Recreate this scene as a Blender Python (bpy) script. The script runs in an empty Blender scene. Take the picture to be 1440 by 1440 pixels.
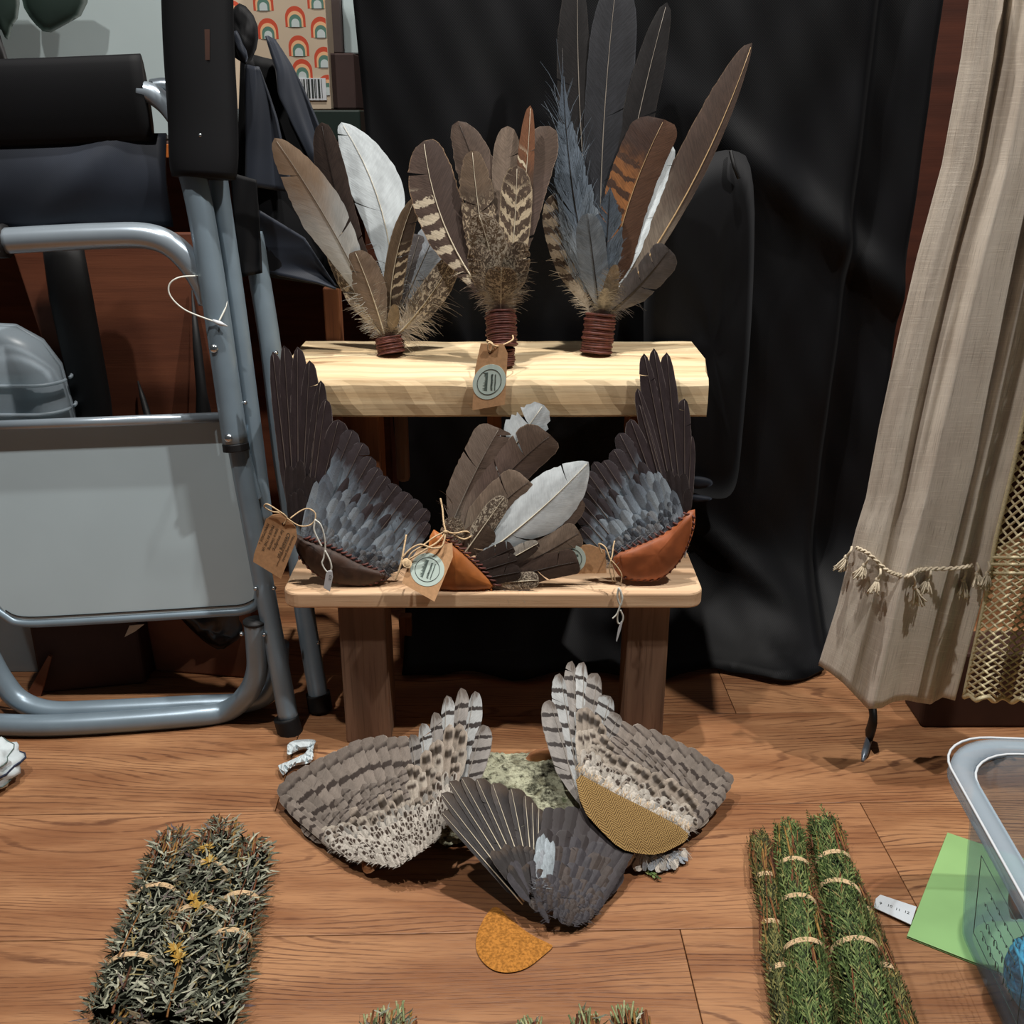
import bpy, bmesh, math, random
from mathutils import Vector, Matrix
V = Vector
PI = math.pi
sc = bpy.context.scene
COL = sc.collection

# ------------------------------------------------------------------ camera
CH, PITCH, FPX = 0.68, math.radians(21.0), 1442.0
cam_d = bpy.data.cameras.new('camera'); cam = bpy.data.objects.new('camera', cam_d); COL.objects.link(cam)
cam_d.sensor_width = 36.0; cam_d.lens = 36.0 * FPX / 1440.0; cam_d.clip_start = 0.02
cam.location = (0, 0, CH); cam.rotation_euler = (PI / 2 - PITCH, 0, 0)
sc.camera = cam
# ------------------------------------------------------------------ world, lights, exposure
w = bpy.data.worlds.new('room_ambience'); sc.world = w; w.use_nodes = True
w.node_tree.nodes['Background'].inputs[0].default_value = (0.75, 0.9, 1.0, 1)
w.node_tree.nodes['Background'].inputs[1].default_value = 0.032
sc.view_settings.view_transform = 'Standard'; sc.view_settings.look = 'None'
sc.view_settings.exposure = 0.12; sc.view_settings.gamma = 1.0; sc.view_settings.use_curve_mapping = False

def spot(name, loc, target, watts, col, radius=0.025, cone=110, blend=1.0):
    d = bpy.data.lights.new(name, 'SPOT'); d.energy = watts; d.color = col; d.shadow_soft_size = radius
    d.spot_size = math.radians(cone); d.spot_blend = blend
    o = bpy.data.objects.new(name, d); COL.objects.link(o); o.location = loc
    o.rotation_euler = (V(target) - V(loc)).to_track_quat('-Z', 'Y').to_euler()
    return o
spot('ceiling_spot_over', (0.02, 0.98, 2.25), (0.0, 0.95, 0.0), 98, (1.0, 0.96, 0.91))
spot('ceiling_spot_right', (0.92, 0.50, 2.15), (0.05, 1.0, 0.2), 96, (1.0, 0.96, 0.92))
spot('ceiling_spot_left', (-0.62, 0.42, 2.15), (0.0, 1.0, 0.2), 64, (1.0, 0.96, 0.92))

# ------------------------------------------------------------------ geometry of the view (rays used to survey real positions)
def ray(px, py):
    a = (px - 720.0) / FPX; b = (py - 720.0) / FPX
    fwd = V((0, math.cos(PITCH), -math.sin(PITCH))); dn = V((0, -math.sin(PITCH), -math.cos(PITCH)))
    return V((a, 0, 0)) + fwd + dn * b
CAM = V((0, 0, CH))
def P(px, py, Y):
    r = ray(px, py); return CAM + r * (Y / r.y)
def F(px, py, z=0.0):
    r = ray(px, py); return CAM + r * ((z - CH) / r.z)
class Plane:
    def __init__(s, a, b=None, c=None, n=None):
        s.p = V(a); s.n = V(n) if n is not None else (V(b) - V(a)).cross(V(c) - V(a))
        s.n.normalize()
        if s.n.dot(CAM - s.p) < 0: s.n = -s.n
    def at(s, px, py, off=0.0):
        r = ray(px, py); t = (s.p - CAM).dot(s.n) / r.dot(s.n)
        return CAM + r * t + s.n * off
    def up(s, off): return Plane(s.p + s.n * off, n=s.n)
def wall_plane(Y, lean=0.0, z0=0.0):
    return Plane((0, Y, z0), n=(0, -1, lean))

# ------------------------------------------------------------------ objects
ORI = {}
def thing(name, label, cat, loc=(0, 0, 0), group=None, kind=None):
    o = bpy.data.objects.new(name, None); COL.objects.link(o); o.location = loc; o.empty_display_size = 0.02
    ORI[o] = V(loc)
    tag(o, label, cat, group, kind); return o
def tag(o, label=None, cat=None, group=None, kind=None):
    if label: o['label'] = label
    if cat: o['category'] = cat
    if group: o['group'] = group
    if kind: o['kind'] = kind
    return o
class MB:
    def __init__(s): s.v = []; s.f = []; s.m = []; s.uv = None
    def add(s, vs, fs, m=0):
        k = len(s.v); s.v += [tuple(x) for x in vs]; s.f += [tuple(i + k for i in f) for f in fs]; s.m += [m] * len(fs)
    def box(s, lo, hi, m=0, M=None):
        x0, y0, z0 = lo; x1, y1, z1 = hi
        vs = [V(p) for p in ((x0,y0,z0),(x1,y0,z0),(x1,y1,z0),(x0,y1,z0),(x0,y0,z1),(x1,y0,z1),(x1,y1,z1),(x0,y1,z1))]
        if M is not None: vs = [M @ p for p in vs]
        s.add(vs, [(3,2,1,0),(4,5,6,7),(0,1,5,4),(1,2,6,5),(2,3,7,6),(3,0,4,7)], m)
    def tube(s, pts, r, n=8, m=0, cap=True, flat=1.0, up=None):
        pts = [V(p) for p in pts]; K = len(pts)
        rr = r if isinstance(r, (list, tuple)) else [r] * K
        vs = []; prev = None
        for i, p in enumerate(pts):
            t = (pts[min(i + 1, K - 1)] - pts[max(i - 1, 0)])
            if t.length < 1e-9: t = V((0, 0, 1))
            t.normalize()
            if prev is None:
                a = V(up) if up is not None else (V((0, 0, 1)) if abs(t.z) < .9 else V((1, 0, 0)))
            else: a = prev
            x = a - t * a.dot(t)
            if x.length < 1e-6: x = t.orthogonal()
            x.normalize(); y = t.cross(x); prev = x
            for j in range(n):
                an = 2 * PI * j / n
                vs.append(p + (x * math.cos(an) + y * math.sin(an) * flat) * rr[i])
        fs = []
        for i in range(K - 1):
            for j in range(n):
                j2 = (j + 1) % n
                fs.append((i * n + j, i * n + j2, (i + 1) * n + j2, (i + 1) * n + j))
        if cap: fs.append(tuple(range(n - 1, -1, -1))); fs.append(tuple((K - 1) * n + j for j in range(n)))
        s.add(vs, fs, m)
    def sheet(s, rows, m=0):
        k = len(rows); n = len(rows[0]); vs = [p for r in rows for p in r]
        s.add(vs, [(i*n+j, i*n+j+1, (i+1)*n+j+1, (i+1)*n+j) for i in range(k-1) for j in range(n-1)], m)
    def slab(s, pts, th, m=0, n=None):
        pts = [V(p) for p in pts]; k = len(pts)
        if n is None:
            n = V((0,0,0))
            for i in range(k): n += pts[i].cross(pts[(i+1) % k])
            n.normalize()
            if n.dot(CAM - pts[0]) < 0: n = -n
        b = [p - n * th for p in pts]
        s.add(pts + b, [tuple(range(k)), tuple(range(2*k-1, k-1, -1))] + [(i, (i+1) % k, (i+1) % k + k, i + k) for i in range(k)], m)
    def build(s, name, mats, parent=None, smooth=True, bevel=0, sub=0, solid=0, uv=None, seg=2):
        o3 = ORI.get(parent, V((0,0,0)))
        me = bpy.data.meshes.new(name)
        me.from_pydata([(x - o3.x, y - o3.y, z - o3.z) for x, y, z in s.v], [], s.f)
        mats = mats if isinstance(mats, (list, tuple)) else [mats]
        for mm in mats: me.materials.append(mm)
        me.polygons.foreach_set('material_index', s.m)
        me.polygons.foreach_set('use_smooth', [bool(smooth)] * len(s.f))
        if uv is not None:
            l = me.uv_layers.new(name='UVMap'); flat = []
            for f in s.f:
                for i in f: flat += uv[i]
            l.data.foreach_set('uv', flat)
        me.update()
        bm = bmesh.new(); bm.from_mesh(me); bmesh.ops.recalc_face_normals(bm, faces=bm.faces); bm.to_mesh(me); bm.free()
        o = bpy.data.objects.new(name, me); COL.objects.link(o)
        if parent is not None: o.parent = parent; ORI[o] = ORI[parent]
        if solid:
            md = o.modifiers.new('solid', 'SOLIDIFY'); md.thickness = solid; md.offset = 0
        if bevel:
            md = o.modifiers.new('bevel', 'BEVEL'); md.width = bevel; md.segments = seg; md.limit_method = 'ANGLE'; md.angle_limit = 0.6
        if sub:
            md = o.modifiers.new('sub', 'SUBSURF'); md.levels = sub; md.render_levels = sub
        return o
def curve_pts(ctrl, n=8):
    c = [V(p) for p in ctrl]; out = []
    for i in range(len(c) - 1):
        p0 = c[max(i-1, 0)]; p1 = c[i]; p2 = c[i+1]; p3 = c[min(i+2, len(c)-1)]
        for k in range(n):
            t = k / n
            out.append(0.5 * ((2*p1) + (p2-p0)*t + (2*p0-5*p1+4*p2-p3)*t*t + (3*p1-p0-3*p2+p3)*t**3))
    out.append(c[-1]); return out
def lerp(a, b, t): return a + (b - a) * t
def lerp2(a, b, t): return (a[0] + (b[0]-a[0])*t, a[1] + (b[1]-a[1])*t)
def poly_at(pts, t):
    """point at fraction t along a 2-D polyline (by index)"""
    k = len(pts) - 1; x = max(0.0, min(1.0, t)) * k; i = min(int(x), k - 1); return lerp2(pts[i], pts[i+1], x - i)

# ------------------------------------------------------------------ materials
def C(h, g=1.0):
    h = h.lstrip('#'); c = [int(h[i:i+2], 16) / 255 for i in (0, 2, 4)]
    c = [x / 12.92 if x <= .04045 else ((x + .055) / 1.055) ** 2.4 for x in c]
    return (c[0]*g, c[1]*g, c[2]*g, 1)
class NT:
    def __init__(s, name):
        s.mat = bpy.data.materials.new(name); s.mat.use_nodes = True; s.t = s.mat.node_tree
        s.b = s.t.nodes['Principled BSDF']
    def n(s, typ, **kw):
        x = s.t.nodes.new(typ)
        for k, v in kw.items(): setattr(x, k, v)
        return x
    def put(s, sock, v):
        if hasattr(v, 'is_output'): s.t.links.new(v, sock)
        elif v is not None:
            if isinstance(v, (tuple, list)) and len(v) == 3 and sock.type == 'RGBA': v = (*v, 1)
            sock.default_value = v
    def math(s, op, a, b=None, c=None, clamp=False):
        x = s.n('ShaderNodeMath', operation=op, use_clamp=clamp); s.put(x.inputs[0], a)
        if b is not None: s.put(x.inputs[1], b)
        if c is not None: s.put(x.inputs[2], c)
        return x.outputs[0]
    def mix(s, f, a, b, mode='MIX'):
        x = s.n('ShaderNodeMix', data_type='RGBA', blend_type=mode); s.put(x.inputs[0], f); s.put(x.inputs[6], a); s.put(x.inputs[7], b)
        return x.outputs[2]
    def rng(s, v, a, b, c=0.0, d=1.0, smooth=True):
        x = s.n('ShaderNodeMapRange', interpolation_type='SMOOTHSTEP' if smooth else 'LINEAR')
        for i, q in enumerate((v, a, b, c, d)): s.put(x.inputs[i], q)
        return x.outputs[0]
    def noise(s, vec, scale=1.0, detail=2.0, rough=.5, dim='3D', dist=0.0):
        x = s.n('ShaderNodeTexNoise', noise_dimensions=dim); s.put(x.inputs['Vector'], vec); s.put(x.inputs['Scale'], scale)
        s.put(x.inputs['Detail'], detail); s.put(x.inputs['Roughness'], rough); s.put(x.inputs['Distortion'], dist)
        return x.outputs[0]
    def vec(s, x=0.0, y=0.0, z=0.0):
        q = s.n('ShaderNodeCombineXYZ'); s.put(q.inputs[0], x); s.put(q.inputs[1], y); s.put(q.inputs[2], z); return q.outputs[0]
    def sep(s, v):
        q = s.n('ShaderNodeSeparateXYZ'); s.put(q.inputs[0], v); return q.outputs
    def coord(s, which='Object'): return s.n('ShaderNodeTexCoord').outputs[which]
    def scale(s, v, sc_):
        q = s.n('ShaderNodeVectorMath', operation='MULTIPLY'); s.put(q.inputs[0], v); s.put(q.inputs[1], sc_); return q.outputs[0]
    def addv(s, v, w_):
        q = s.n('ShaderNodeVectorMath', operation='ADD'); s.put(q.inputs[0], v); s.put(q.inputs[1], w_); return q.outputs[0]
    def rand(s): return s.n('ShaderNodeObjectInfo').outputs['Random']
    def island(s): return s.n('ShaderNodeNewGeometry').outputs['Random Per Island']
    def ramp(s, f, stops, interp='LINEAR'):
        x = s.n('ShaderNodeValToRGB'); s.put(x.inputs[0], f); e = x.color_ramp; e.interpolation = interp
        while len(e.elements) < len(stops): e.elements.new(0.5)
        for q, (p, c) in zip(e.elements, stops): q.position = p; q.color = c
        return x.outputs[0]
    def bump(s, h, strength=.3, dist=.001):
        x = s.n('ShaderNodeBump'); s.put(x.inputs['Strength'], strength); s.put(x.inputs['Distance'], dist); s.put(x.inputs['Height'], h)
        s.t.links.new(x.outputs[0], s.b.inputs['Normal'])
    def out(s, color, rough=.5, metal=0.0, spec=.5, **kw):
        s.put(s.b.inputs['Base Color'], color); s.put(s.b.inputs['Roughness'], rough); s.put(s.b.inputs['Metallic'], metal)
        s.put(s.b.inputs['Specular IOR Level'], spec)
        for k, v in kw.items(): s.put(s.b.inputs[k.replace('_', ' ')], v)
        return s.mat
def plain(name, col, rough=.5, metal=0.0, spec=.5, var=.12, scale=60, bump=.15, **kw):
    n = NT(name); q = n.noise(n.coord(), scale, 3)
    c = n.mix(n.rng(q, .3, .7), tuple(x * (1 - var) for x in col[:3]) + (1,), tuple(min(1, x * (1 + var)) for x in col[:3]) + (1,))
    n.bump(q, bump, .0006); return n.out(c, rough, metal, spec, **kw)

def wood_floor_mat():
    n = NT('oak_plank'); co = n.coord(); r = n.rand()
    v = n.addv(co, n.vec(n.math('MULTIPLY', r, 37.0), n.math('MULTIPLY', r, 11.3), 0))
    big = n.noise(n.scale(v, (1.5, 8, 1)), 1, 2, .5); wob = n.noise(n.scale(v, (9, 50, 1)), 1, 3, .6)
    x = n.sep(v)
    ph = n.math('ADD', n.math('ADD', n.math('MULTIPLY', x[1], 820.0), n.math('MULTIPLY', big, 150.0)), n.math('MULTIPLY', wob, 7.0))
    ring = n.math('SINE', ph)
    brk = n.noise(n.scale(v, (4, 26, 1)), 1, 4, .65)
    dash = n.noise(n.scale(v, (60, 900, 1)), 1, 2, .6)
    dark = n.math('MULTIPLY', n.math('MULTIPLY', n.rng(ring, .45, .98), n.rng(brk, .34, .62)), n.rng(dash, .3, .5))
    pores = n.rng(n.noise(n.scale(v, (26, 1000, 1)), 1, 2, .65), .53, .66)
    pz = n.noise(n.scale(v, (4, 22, 1)), 1, 4, .6)
    c = n.mix(n.rng(pz, .3, .72), C('#86593a'), C('#b2835b'))
    c = n.mix(n.math('MULTIPLY', dark, .8), c, C('#47271a'))
    c = n.mix(n.math('MULTIPLY', pores, .55), c, C('#5d3820'))
    kn = n.rng(n.noise(n.scale(v, (10, 16, 1)), 1, 2, .5), .73, .8)
    c = n.mix(n.math('MULTIPLY', kn, .7), c, C('#3a2014'))
    c = n.mix(n.math('MULTIPLY', r, .3), c, C('#936040'))
    n.bump(n.math('SUBTRACT', 1.0, n.math('MAXIMUM', dark, pores)), .25, .0006)
    return n.out(c, n.rng(pz, .3, .7, .42, .55), 0, .4)
def wood_mat(name, c1, c2, cdark, axis=0, rings=90, knots=False, amt=.55, rough=.6):
    n = NT(name); co = n.coord(); r = n.rand(); v = n.addv(co, n.vec(n.math('MULTIPLY', r, 7.0), n.math('MULTIPLY', r, 3.1), n.math('MULTIPLY', r, 5.0)))
    s = [26, 26, 26]; s[axis] = 3.0
    big = n.noise(n.scale(v, tuple(x * .5 for x in s)), 1, 2)
    xyz = n.sep(v); q = n.math('ADD', xyz[1 if axis != 1 else 0], xyz[2 if axis != 2 else 1])
    ring = n.math('SINE', n.math('ADD', n.math('MULTIPLY', q, float(rings * 4)), n.math('MULTIPLY', big, 28.0)))
    s2 = [500, 500, 500]; s2[axis] = 14.0
    fine = n.noise(n.scale(v, tuple(s2)), 1, 2, .6)
    med = n.noise(n.scale(v, tuple(x * 1.3 for x in s)), 1, 3, .6)
    c = n.mix(n.rng(med, .3, .7), c1, c2)
    c = n.mix(n.math('MULTIPLY', n.rng(ring, .2, 1.0), amt * .6), c, cdark)
    c = n.mix(n.math('MULTIPLY', n.rng(fine, .5, .75), amt * .7), c, cdark)
    if knots:
        s3 = [38, 38, 38]; s3[axis] = 9.0
        kn = n.noise(n.scale(v, tuple(s3)), 1, 4, .62)
        c = n.mix(n.math('MULTIPLY', n.rng(kn, .6, .74), .75), c, C('#7c4a24'))
        c = n.mix(n.math('MULTIPLY', n.rng(kn, .70, .80), .85), c, C('#38241a'))
    if knots:
        s4 = [240, 240, 240]; s4[axis] = 5.0; st = n.noise(n.scale(v, tuple(s4)), 1, 3, .6); s5 = [14, 14, 14]; s5[axis] = 5.0; ar = n.noise(n.scale(v, tuple(s5)), 1, 2)
        c = n.mix(n.math('MULTIPLY', n.math('MULTIPLY', n.rng(st, .55, .68), n.rng(ar, .48, .62)), .7), c, C('#6a5238'))
    n.bump(fine, .25, .0005); return n.out(c, rough, 0, .3)
def fabric_mat(name, c1, c2, sc_=900, rough=.85, sheen=.2, bump=.4, streak=None):
    n = NT(name); co = n.coord(); x = n.sep(co)
    wv = n.math('MULTIPLY', n.math('SINE', n.math('MULTIPLY', x[0], float(sc_ * 2))), n.math('SINE', n.math('MULTIPLY', x[2], float(sc_ * 2))))
    big = n.noise(co, 9, 3)
    c = n.mix(n.rng(big, .3, .7), c1, c2)
    n.bump(wv, bump, .0004); return n.out(c, rough, 0, .22, Sheen_Weight=sheen)

M = {}
M['floor'] = wood_floor_mat()
M['board'] = wood_mat('pale_waney_board', C('#dfc398'), C('#eedab4'), C('#a9845a'), 0, 60, True, .5)
M['board2'] = wood_mat('pale_bench_board', C('#d8b08a'), C('#e6c6a2'), C('#a07a58'), 0, 50, False, .5)
M['post'] = wood_mat('old_post', C('#6f5545'), C('#866a56'), C('#38251a'), 2, 60, True, .6)
M['post_red'] = wood_mat('reddish_post', C('#7a4a30'), C('#94603e'), C('#40220f'), 2, 60, False, .5)
M['panel'] = wood_mat('brown_panel', C('#5f3524'), C('#74422c'), C('#3a1e14'), 0, 25, False, .3)
M['board_brown'] = wood_mat('red_brown_board', C('#5c3424'), C('#6f412c'), C('#3f2216'), 0, 40, False, .3)
M['wall'] = wood_mat('shaded_red_wall', C('#3f2016'), C('#50291b'), C('#28130c'), 0, 25, False, .3)  # panel wood darkened; the shade on the back wall is in the colour
M['orange_wood'] = wood_mat('orange_wood', C('#9c531b'), C('#b4642a'), C('#6a3510'), 0, 30, False, .3)
M['tube'] = plain('grey_coated_tube', C('#82939f'), .36, .35, .5, .05, 30, .03)
M['tube_bright'] = plain('silver_tube', C('#a9b6c0'), .28, .55, .5, .04, 30, .03)
M['chrome'] = plain('rivet_steel', C('#c6ccd0'), .2, .95, .5, .03, 50, .02)
M['rubber'] = plain('black_rubber', C('#101011'), .6, 0, .4, .1, 80, .1)
M['tabletop'] = plain('pale_grey_tabletop', C('#b2c3c9'), .34, 0, .5, .02, 14, .02)
M['black_fabric'] = fabric_mat('black_chair_fabric', C('#030406'), C('#06070b'), 1500, .66, .02, .1)
M['grey_fabric'] = fabric_mat('charcoal_chair_fabric', C('#1b2029'), C('#272d38'), 1500, .55, .1, .1)
M['drape'] = fabric_mat('black_drape', C('#020305'), C('#06070b'), 1100, .6, .02, .12)
M['leather_brown'] = plain('dark_brown_leather', C('#3d2a20'), .6, 0, .4, .3, 90, .4)
M['leather_orange'] = plain('orange_leather', C('#a2602f'), .48, 0, .4, .22, 40, .2)
M['leather_tan'] = plain('tan_leather', C('#97532f'), .5, 0, .4, .25, 40, .25)
M['lace_brown'] = plain('red_brown_leather_lace', C('#5c3129'), .55, 0, .4, .25, 200, .3)
M['suede'] = plain('ochre_suede', C('#a97133'), .95, 0, .1, .32, 420, .8)
M['kraft'] = plain('kraft_card', C('#c89d74'), .85, 0, .2, .08, 300, .15)
M['sticker'] = plain('pale_green_sticker', C('#cde0d7'), .5, 0, .4, .03, 60, .05)
M['ink'] = plain('dark_ink', C('#2b3230'), .7, 0, .3, .1, 60, .05)
M['ink_soft'] = plain('soft_green_ink', C('#5f6f69'), .7, 0, .3, .2, 300, .05)
M['twine'] = plain('jute_twine', C('#d0b48e'), .9, 0, .2, .22, 600, .6)
M['white_string'] = plain('white_string', C('#d8d9d0'), .85, 0, .2, .06, 300, .3)
M['white_plastic'] = plain('white_plastic', C('#cfd4d8'), .4, 0, .5, .04, 40, .05)
M['paper'] = plain('white_paper', C('#c9d3d6'), .9, 0, .2, .08, 70, .2)
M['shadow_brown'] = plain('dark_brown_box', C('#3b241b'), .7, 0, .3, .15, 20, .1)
M['cardboard'] = plain('cardboard', C('#7d4f39'), .85, 0, .2, .1, 30, .1)
M['bin_bag'] = plain('black_bag_plastic', C('#0b0b0c'), .28, 0, .5, .1, 30, .2)
M['pale_panel'] = plain('pale_grey_plastic', C('#a3b1b2'), .5, 0, .4, .04, 10, .03)
M['dark_green'] = plain('dark_green_box', C('#14251f'), .6, 0, .4, .1, 30, .05)
M['taupe'] = plain('taupe_card', C('#5d5250'), .8, 0, .3, .06, 30, .05)
M['dark_taupe'] = plain('dark_brown_card', C('#3a2b28'), .8, 0, .3, .06, 30, .05)
M['cream'] = plain('cream_gift_paper', C('#bfae97'), .6, 0, .4, .03, 20, .02)
M['coral'] = plain('coral_print', C('#d98a70'), .6, 0, .4, .03, 20, .02)
M['red_print'] = plain('red_print', C('#bf4a30'), .6, 0, .4, .03, 20, .02)
M['apricot'] = plain('apricot_print', C('#e0b084'), .6, 0, .4, .03, 20, .02)
M['teal_print'] = plain('teal_print', C('#547a6c'), .6, 0, .4, .03, 20, .02)
M['pale_print'] = plain('pale_blue_print', C('#bcc7c6'), .6, 0, .4, .03, 20, .02)
M['green_book'] = plain('green_cover', C('#8fb878'), .45, 0, .4, .08, 12, .1)
M['page'] = plain('page_edges', C('#8a8672'), .8, 0, .3, .1, 300, .2)
M['blue_yarn'] = plain('blue_yarn', C('#43a6c6'), .85, 0, .2, .35, 120, .5)
M['spool_wood'] = plain('spool_wood', C('#8a5a40'), .6, 0, .3, .15, 60, .1)
M['orange_card'] = plain('orange_red_card', C('#d9502c'), .6, 0, .4, .05, 30, .05)
M['steel'] = plain('blue_grey_steel', C('#8d99a6'), .35, .7, .5, .1, 60, .1)
M['wood_torn'] = wood_mat('torn_wood', C('#8d5a38'), C('#b58055'), C('#4a2a18'), 0, 120, False, .7)
def bark_mat():
    n = NT('lichen_bark'); co = n.coord()
    a = n.noise(n.scale(co, (40, 90, 90)), 1, 6, .7); b = n.noise(co, 190, 4, .7); l = n.noise(co, 34, 4, .65)
    c = n.mix(n.rng(a, .42, .62), C('#1e1b15'), C('#8b8870'))
    c = n.mix(n.math('MULTIPLY', n.rng(l, .36, .52), n.rng(b, .3, .55)), c, C('#c6c7ab'))
    c = n.mix(n.math('MULTIPLY', n.rng(l, .62, .7), .6), c, C('#5d7040'))
    n.bump(n.math('ADD', a, n.math('MULTIPLY', b, .4)), 1.0, .006); return n.out(c, .95, 0, .1)
M['bark'] = bark_mat()
def linen_mat(name='natural_linen', c1='#c2b6a7', c2='#d4cabb'):
    n = NT(name); uv = n.coord('UV'); x = n.sep(uv)
    sl = n.noise(n.scale(uv, (22, 700, 1)), 1, 3, .7); sv = n.noise(n.scale(uv, (700, 22, 1)), 1, 3, .7); big = n.noise(uv, 14, 4)
    c = n.mix(n.rng(big, .3, .7), C(c1), C(c2))
    c = n.mix(n.math('MULTIPLY', n.rng(sl, .5, .72), .75), c, C('#e0d6c6'))
    c = n.mix(n.math('MULTIPLY', n.rng(sv, .5, .72), .55), c, C('#85776a'))
    wv = n.math('MULTIPLY', n.math('SINE', n.math('MULTIPLY', x[0], 5200.0)), n.math('SINE', n.math('MULTIPLY', x[1], 5200.0)))
    n.bump(n.math('ADD', n.math('ADD', sl, sv), n.math('MULTIPLY', wv, .25)), .35, .0008); return n.out(c, .9, 0, .2, Sheen_Weight=.1)
M['linen'] = linen_mat()
M['ecru'] = plain('ecru_cotton', C('#d8cba6'), .9, 0, .2, .12, 500, .5)
M['tassel'] = plain('tassel_cotton', C('#cdc0a8'), .9, 0, .2, .12, 500, .5)
def tweed_mat():
    n = NT('herringbone_tweed'); uv = n.coord('UV'); x = n.sep(uv)
    col = n.math('PINGPONG', x[0], .0062)
    ph = n.math('ADD', n.math('MULTIPLY', x[1], 2300.0), n.math('MULTIPLY', col, 2300.0))
    st = n.rng(n.math('SINE', ph), -.25, .35); nz = n.noise(uv, 900, 2)
    c = n.mix(st, C('#553f25'), C('#a08250')); c = n.mix(n.math('MULTIPLY', n.rng(nz, .4, .7), .35), c, C('#b39566'))
    n.bump(st, .5, .0006); return n.out(c, .95, 0, .15)
M['tweed'] = tweed_mat()
def clear_plastic(name, tint, fac, rough=.2):
    n = NT(name); t = n.n('ShaderNodeBsdfTransparent'); t.inputs[0].default_value = (*tint[:3], 1)
    n.out(C('#c4d2dd'), rough, 0, .6); mx = n.n('ShaderNodeMixShader'); mx.inputs[0].default_value = fac
    n.t.links.new(t.outputs[0], mx.inputs[1]); n.t.links.new(n.b.outputs[0], mx.inputs[2])
    n.t.links.new(mx.outputs[0], n.t.nodes['Material Output'].inputs['Surface']); return n.mat
M['tub'] = clear_plastic('frosted_tub_plastic', (.86, .91, .95), .15, .22)
M['tub_rim'] = clear_plastic('frosted_rim_plastic', (.75, .83, .88), .38, .25)
M['tub_old'] = clear_plastic('clouded_plastic', (.75, .8, .8), .5, .35)

# ------------------------------------------------------------------ the setting
def build_floor():
    fl = MB(); fl.box((-1.5, .1, -.06), (1.5, 2.1, -.012)); f = fl.build('floor', M['shadow_brown'], None, False)
    ORI[f] = V((0,0,0)); tag(f, 'orange-brown oak plank floor', None, None, 'structure')
    rot = Matrix.Rotation(math.radians(1.35), 4, 'Z')
    joints = {-3: (-.5, .55), -2: (.05,), -1: (.168,), 0: (.392, -.82), 1: (-.228, .95), 2: (.3,), 3: (-.6, .5), 4: (0.1,), 5: (-.4, .7)}
    for k, js in joints.items():
        y0 = .722 + .1775 * k; xs = [-1.4] + sorted(js) + [1.4]
        for a, b in zip(xs[:-1], xs[1:]):
            m = MB(); m.box((a + .0004, y0 + .0004, -.012), (b - .0004, y0 + .1775 - .0004, 0), 0, rot)
            m.build('plank', M['floor'], f, False, .0007)
build_floor()
wb = MB(); wb.box((-1.5, 1.72, -.05), (1.5, 1.8, 2.6)); tag(wb.build('wall_back', M['wall'], None, False), 'red-brown wooden back wall with shade put into its colour', None, None, 'structure')
cb = MB(); cb.box((-1.6, -1.6, 2.6), (1.6, 1.8, 2.66)); tag(cb.build('ceiling', M['panel'], None, False), 'ceiling', None, None, 'structure')

rnd = random.Random(5)
def vnoise(x, y, s=0):
    return (math.sin(x*1.7+s) * math.cos(y*1.3+s*.7) + .5*math.sin(x*3.9-y*2.7+s*1.9) + .25*math.sin(x*8.3+y*6.1+s))/1.75

def pillow(mb, outline, n, th, m=0, rings=6, back=.25, prof=.5, centre=None, bump=0.0, seed=0):
    """swollen cushion-like sheet over an outline (world points), thickest in the middle"""
    pts = [V(p) for p in outline]; k = len(pts)
    c = V(centre) if centre is not None else sum(pts, V((0,0,0))) / k
    vs = []; fs = []
    for side in (1, -1):
        b = len(vs)
        for j in range(rings):
            s_ = 1 - j / rings; h = th * (1 - s_ * s_) ** prof * (1 if side > 0 else back)
            for i, p in enumerate(pts):
                q = c + (p - c) * s_
                bb = bump * vnoise(q.x * 60, (q.z + q.y) * 60, seed) * (1 - s_**4) if side > 0 else 0
                vs.append(q + n * (side * h + bb))
        vs.append(c + n * side * th * (1 if side > 0 else back))
        for j in range(rings - 1):
            for i in range(k):
                i2 = (i + 1) % k
                f = (b + j*k + i, b + j*k + i2, b + (j+1)*k + i2, b + (j+1)*k + i)
                fs.append(f if side > 0 else f[::-1])
        for i in range(k):
            f = (b + (rings-1)*k + i, b + (rings-1)*k + (i+1) % k, b + rings*k)
            fs.append(f if side > 0 else f[::-1])
        if side < 0:
            off = rings * k + 1
            for i in range(k):
                i2 = (i + 1) % k; fs.append((i, off + i, off + i2, i2))
    mb.add(vs, fs, m)
def dense(pts, step=None, n=4, closed=True):
    out = []; k = len(pts)
    for i in range(k if closed else k - 1):
        a = pts[i]; b = pts[(i+1) % k]
        for j in range(n): out.append(lerp2(a, b, j / n))
    if not closed: out.append(pts[-1])
    return out
def smooth2(pts, it=2, closed=True):
    for _ in range(it):
        q = []; k = len(pts)
        for i in range(k if closed else k - 1):
            a = pts[i]; b = pts[(i+1) % k]; q.append(lerp2(a, b, .25)); q.append(lerp2(a, b, .75))
        if not closed: q = [pts[0]] + q + [pts[-1]]
        pts = q
    return pts

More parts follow.
